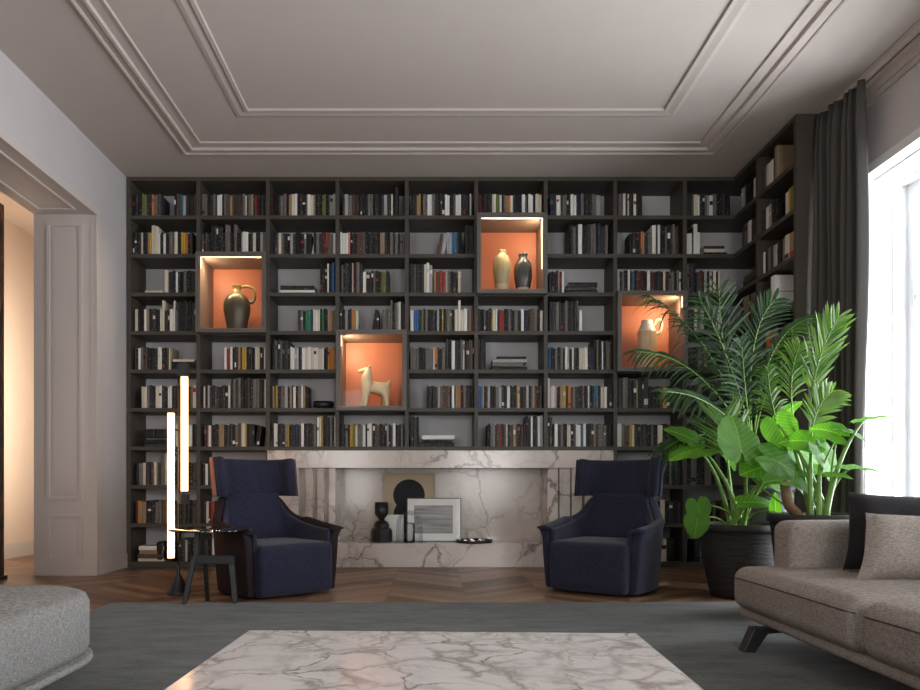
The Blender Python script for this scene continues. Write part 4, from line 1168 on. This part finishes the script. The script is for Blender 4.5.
MB().tube(pts, [.026+.004*(i % 2) for i in range(len(pts))], 14).build('trunk', M['bark'], tr)
mb = MB(); leaf_mesh(mb, pts[-1], (-.7, -.3, .1), (0, -.5, 1), .15); mb.build('leaf', M['leaf'], tr, fix=False, uv=True)

rp = random.Random(5)
def frond(mb, base, mid, tip, L, n=26, side=(1, 0, 0), start=.28, droop=.25, wid=.0085, updir=None, ang=50):
    pts = bez(base, mid, tip, 24)
    mb.tube(pts, [.007-.005*i/24 for i in range(25)], 6, mi=1)
    S = Vector(side).normalized()
    for k in range(n):
        t = start+(1-start)*k/(n-1); f = t*24; i = min(23, int(f)); p = pts[i].lerp(pts[i+1], f-i)
        d = (pts[min(24, i+2)]-pts[max(0, i-1)]).normalized()
        s = (S-d*S.dot(d)).normalized(); nn = d.cross(s)
        sz = L*math.sin(PI*(.22+.70*(t-start)/(1-start)))**.6
        for sg in (-1, 1):
            a = R(ang*(1-.45*t)+rp.uniform(-6, 6))
            dirn = (d*math.cos(a)+s*sg*math.sin(a)+nn*rp.uniform(-.12, .12)).normalized()
            l_ = sz*rp.uniform(.85, 1.08); m = 6; prev = None; vs, fs = [], []
            wv = dirn.cross(Vector((rp.uniform(-.25, .25), -1, .35))).normalized()
            if k % 2: wv = (wv+nn*.5).normalized()
            for q in range(m+1):
                u = q/m; c = p+dirn*l_*u+Vector((0, 0, -1))*droop*l_*u*u
                w_ = wid*(math.sin(PI*min(1, .12+u*.88))**.7)*(1 if u < 1 else .05)
                fl = Vector((0, 0, 1))*w_*.3
                vs += [c-wv*w_, c+fl*.4, c+wv*w_]
            for q in range(m):
                b = q*3; fs += [(b, b+1, b+4, b+3), (b+1, b+2, b+5, b+4)]
            mb.add(vs, fs, 0, True)
def palm(label, root, fronds, mats, stems):
    q = thing('palm', label, 'palm', root)
    rt = Vector(root)
    for s_ in stems: MB().tube([Vector(p)-rt for p in s_], [.016, .013, .010][:len(s_)], 8).build('stem', M['stalk'], q)
    for f in fronds:
        mb = MB(); b, m, t = [Vector(x)-rt for x in f[0]]
        frond(mb, b, m, t, **f[1]); mb.build('frond', mats, q, fix=False)
    return q
r3 = Vector((P3[0], P3[1], .68))
c0 = Vector((2.30, 5.0, 1.0))
palm('dark feathery palm rising highest, spreading towards the lit pale jug niche', r3, [
    ((c0, P(722, 380, 4.95), P(719, 290, 4.95)), dict(L=.34, n=26, droop=.12, ang=62)),
    ((c0, P(712, 330, 4.9), P(650, 296, 4.75)), dict(L=.34, n=24, droop=.85, side=(0, 1, .1), wid=.0075)),
    ((c0, P(700, 350, 4.9), P(636, 352, 4.7)), dict(L=.27, n=24, droop=.5, side=(0, .7, .7), wid=.0075)),
    ((c0, P(742, 330, 5.0), P(775, 300, 5.0)), dict(L=.30, n=24, droop=.3)),
    ((c0, P(735, 360, 4.8), P(700, 300, 4.7)), dict(L=.32, n=24, droop=.5)),
    ((c0, P(760, 330, 4.8), P(812, 318, 4.6)), dict(L=.32, n=24, droop=.75, side=(0, .6, .8), wid=.0075)),
    ((c0, P(715, 390, 4.7), P(662, 392, 4.5)), dict(L=.22, n=20, droop=.4, side=(0, .6, .8), wid=.008)),
    ((c0, P(765, 365, 4.8), P(800, 355, 4.6)), dict(L=.28, n=22, droop=.6, wid=.0075)),
    ((c0, P(700, 420, 4.8), P(664, 450, 4.7)), dict(L=.24, n=20, droop=.5, wid=.007)),
    ((c0, P(745, 400, 4.7), P(742, 345, 4.6)), dict(L=.30, n=20, droop=.4)),
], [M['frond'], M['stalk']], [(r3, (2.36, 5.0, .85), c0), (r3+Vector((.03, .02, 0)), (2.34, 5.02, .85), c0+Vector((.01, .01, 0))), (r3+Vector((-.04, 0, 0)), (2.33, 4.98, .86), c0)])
M['frond_lit'] = leafmat('daylit_palm_leaflet', srgb(54, 92, 30), srgb(100, 132, 50), False, .4, .45)  # lighter copy of the palm leaflet, with daylight put into its green
r4 = Vector((P2[0]+.08, P2[1]+.05, .52))
palm('palm with stiff leaflets coloured daylit green, fanning over the big leaves and the curtain', r4, [
    ((r4, P(790, 400, 4.3), P(838, 318, 4.35)), dict(L=.26, n=24, start=.58, droop=.02, ang=42, wid=.010)),
    ((r4, P(795, 420, 4.2), P(832, 392, 4.25)), dict(L=.22, n=20, start=.6, droop=.25, wid=.010)),
    ((r4, P(735, 490, 4.5), P(724, 418, 4.6)), dict(L=.34, n=13, start=.66, droop=.0, ang=62, wid=.010)),
    ((r4, P(770, 430, 4.4), P(768, 370, 4.4)), dict(L=.22, n=18, start=.55, droop=.5, wid=.008)),
    ((r4, P(775, 400, 4.35), P(800, 345, 4.4)), dict(L=.24, n=20, start=.6, droop=.35, wid=.0075)),
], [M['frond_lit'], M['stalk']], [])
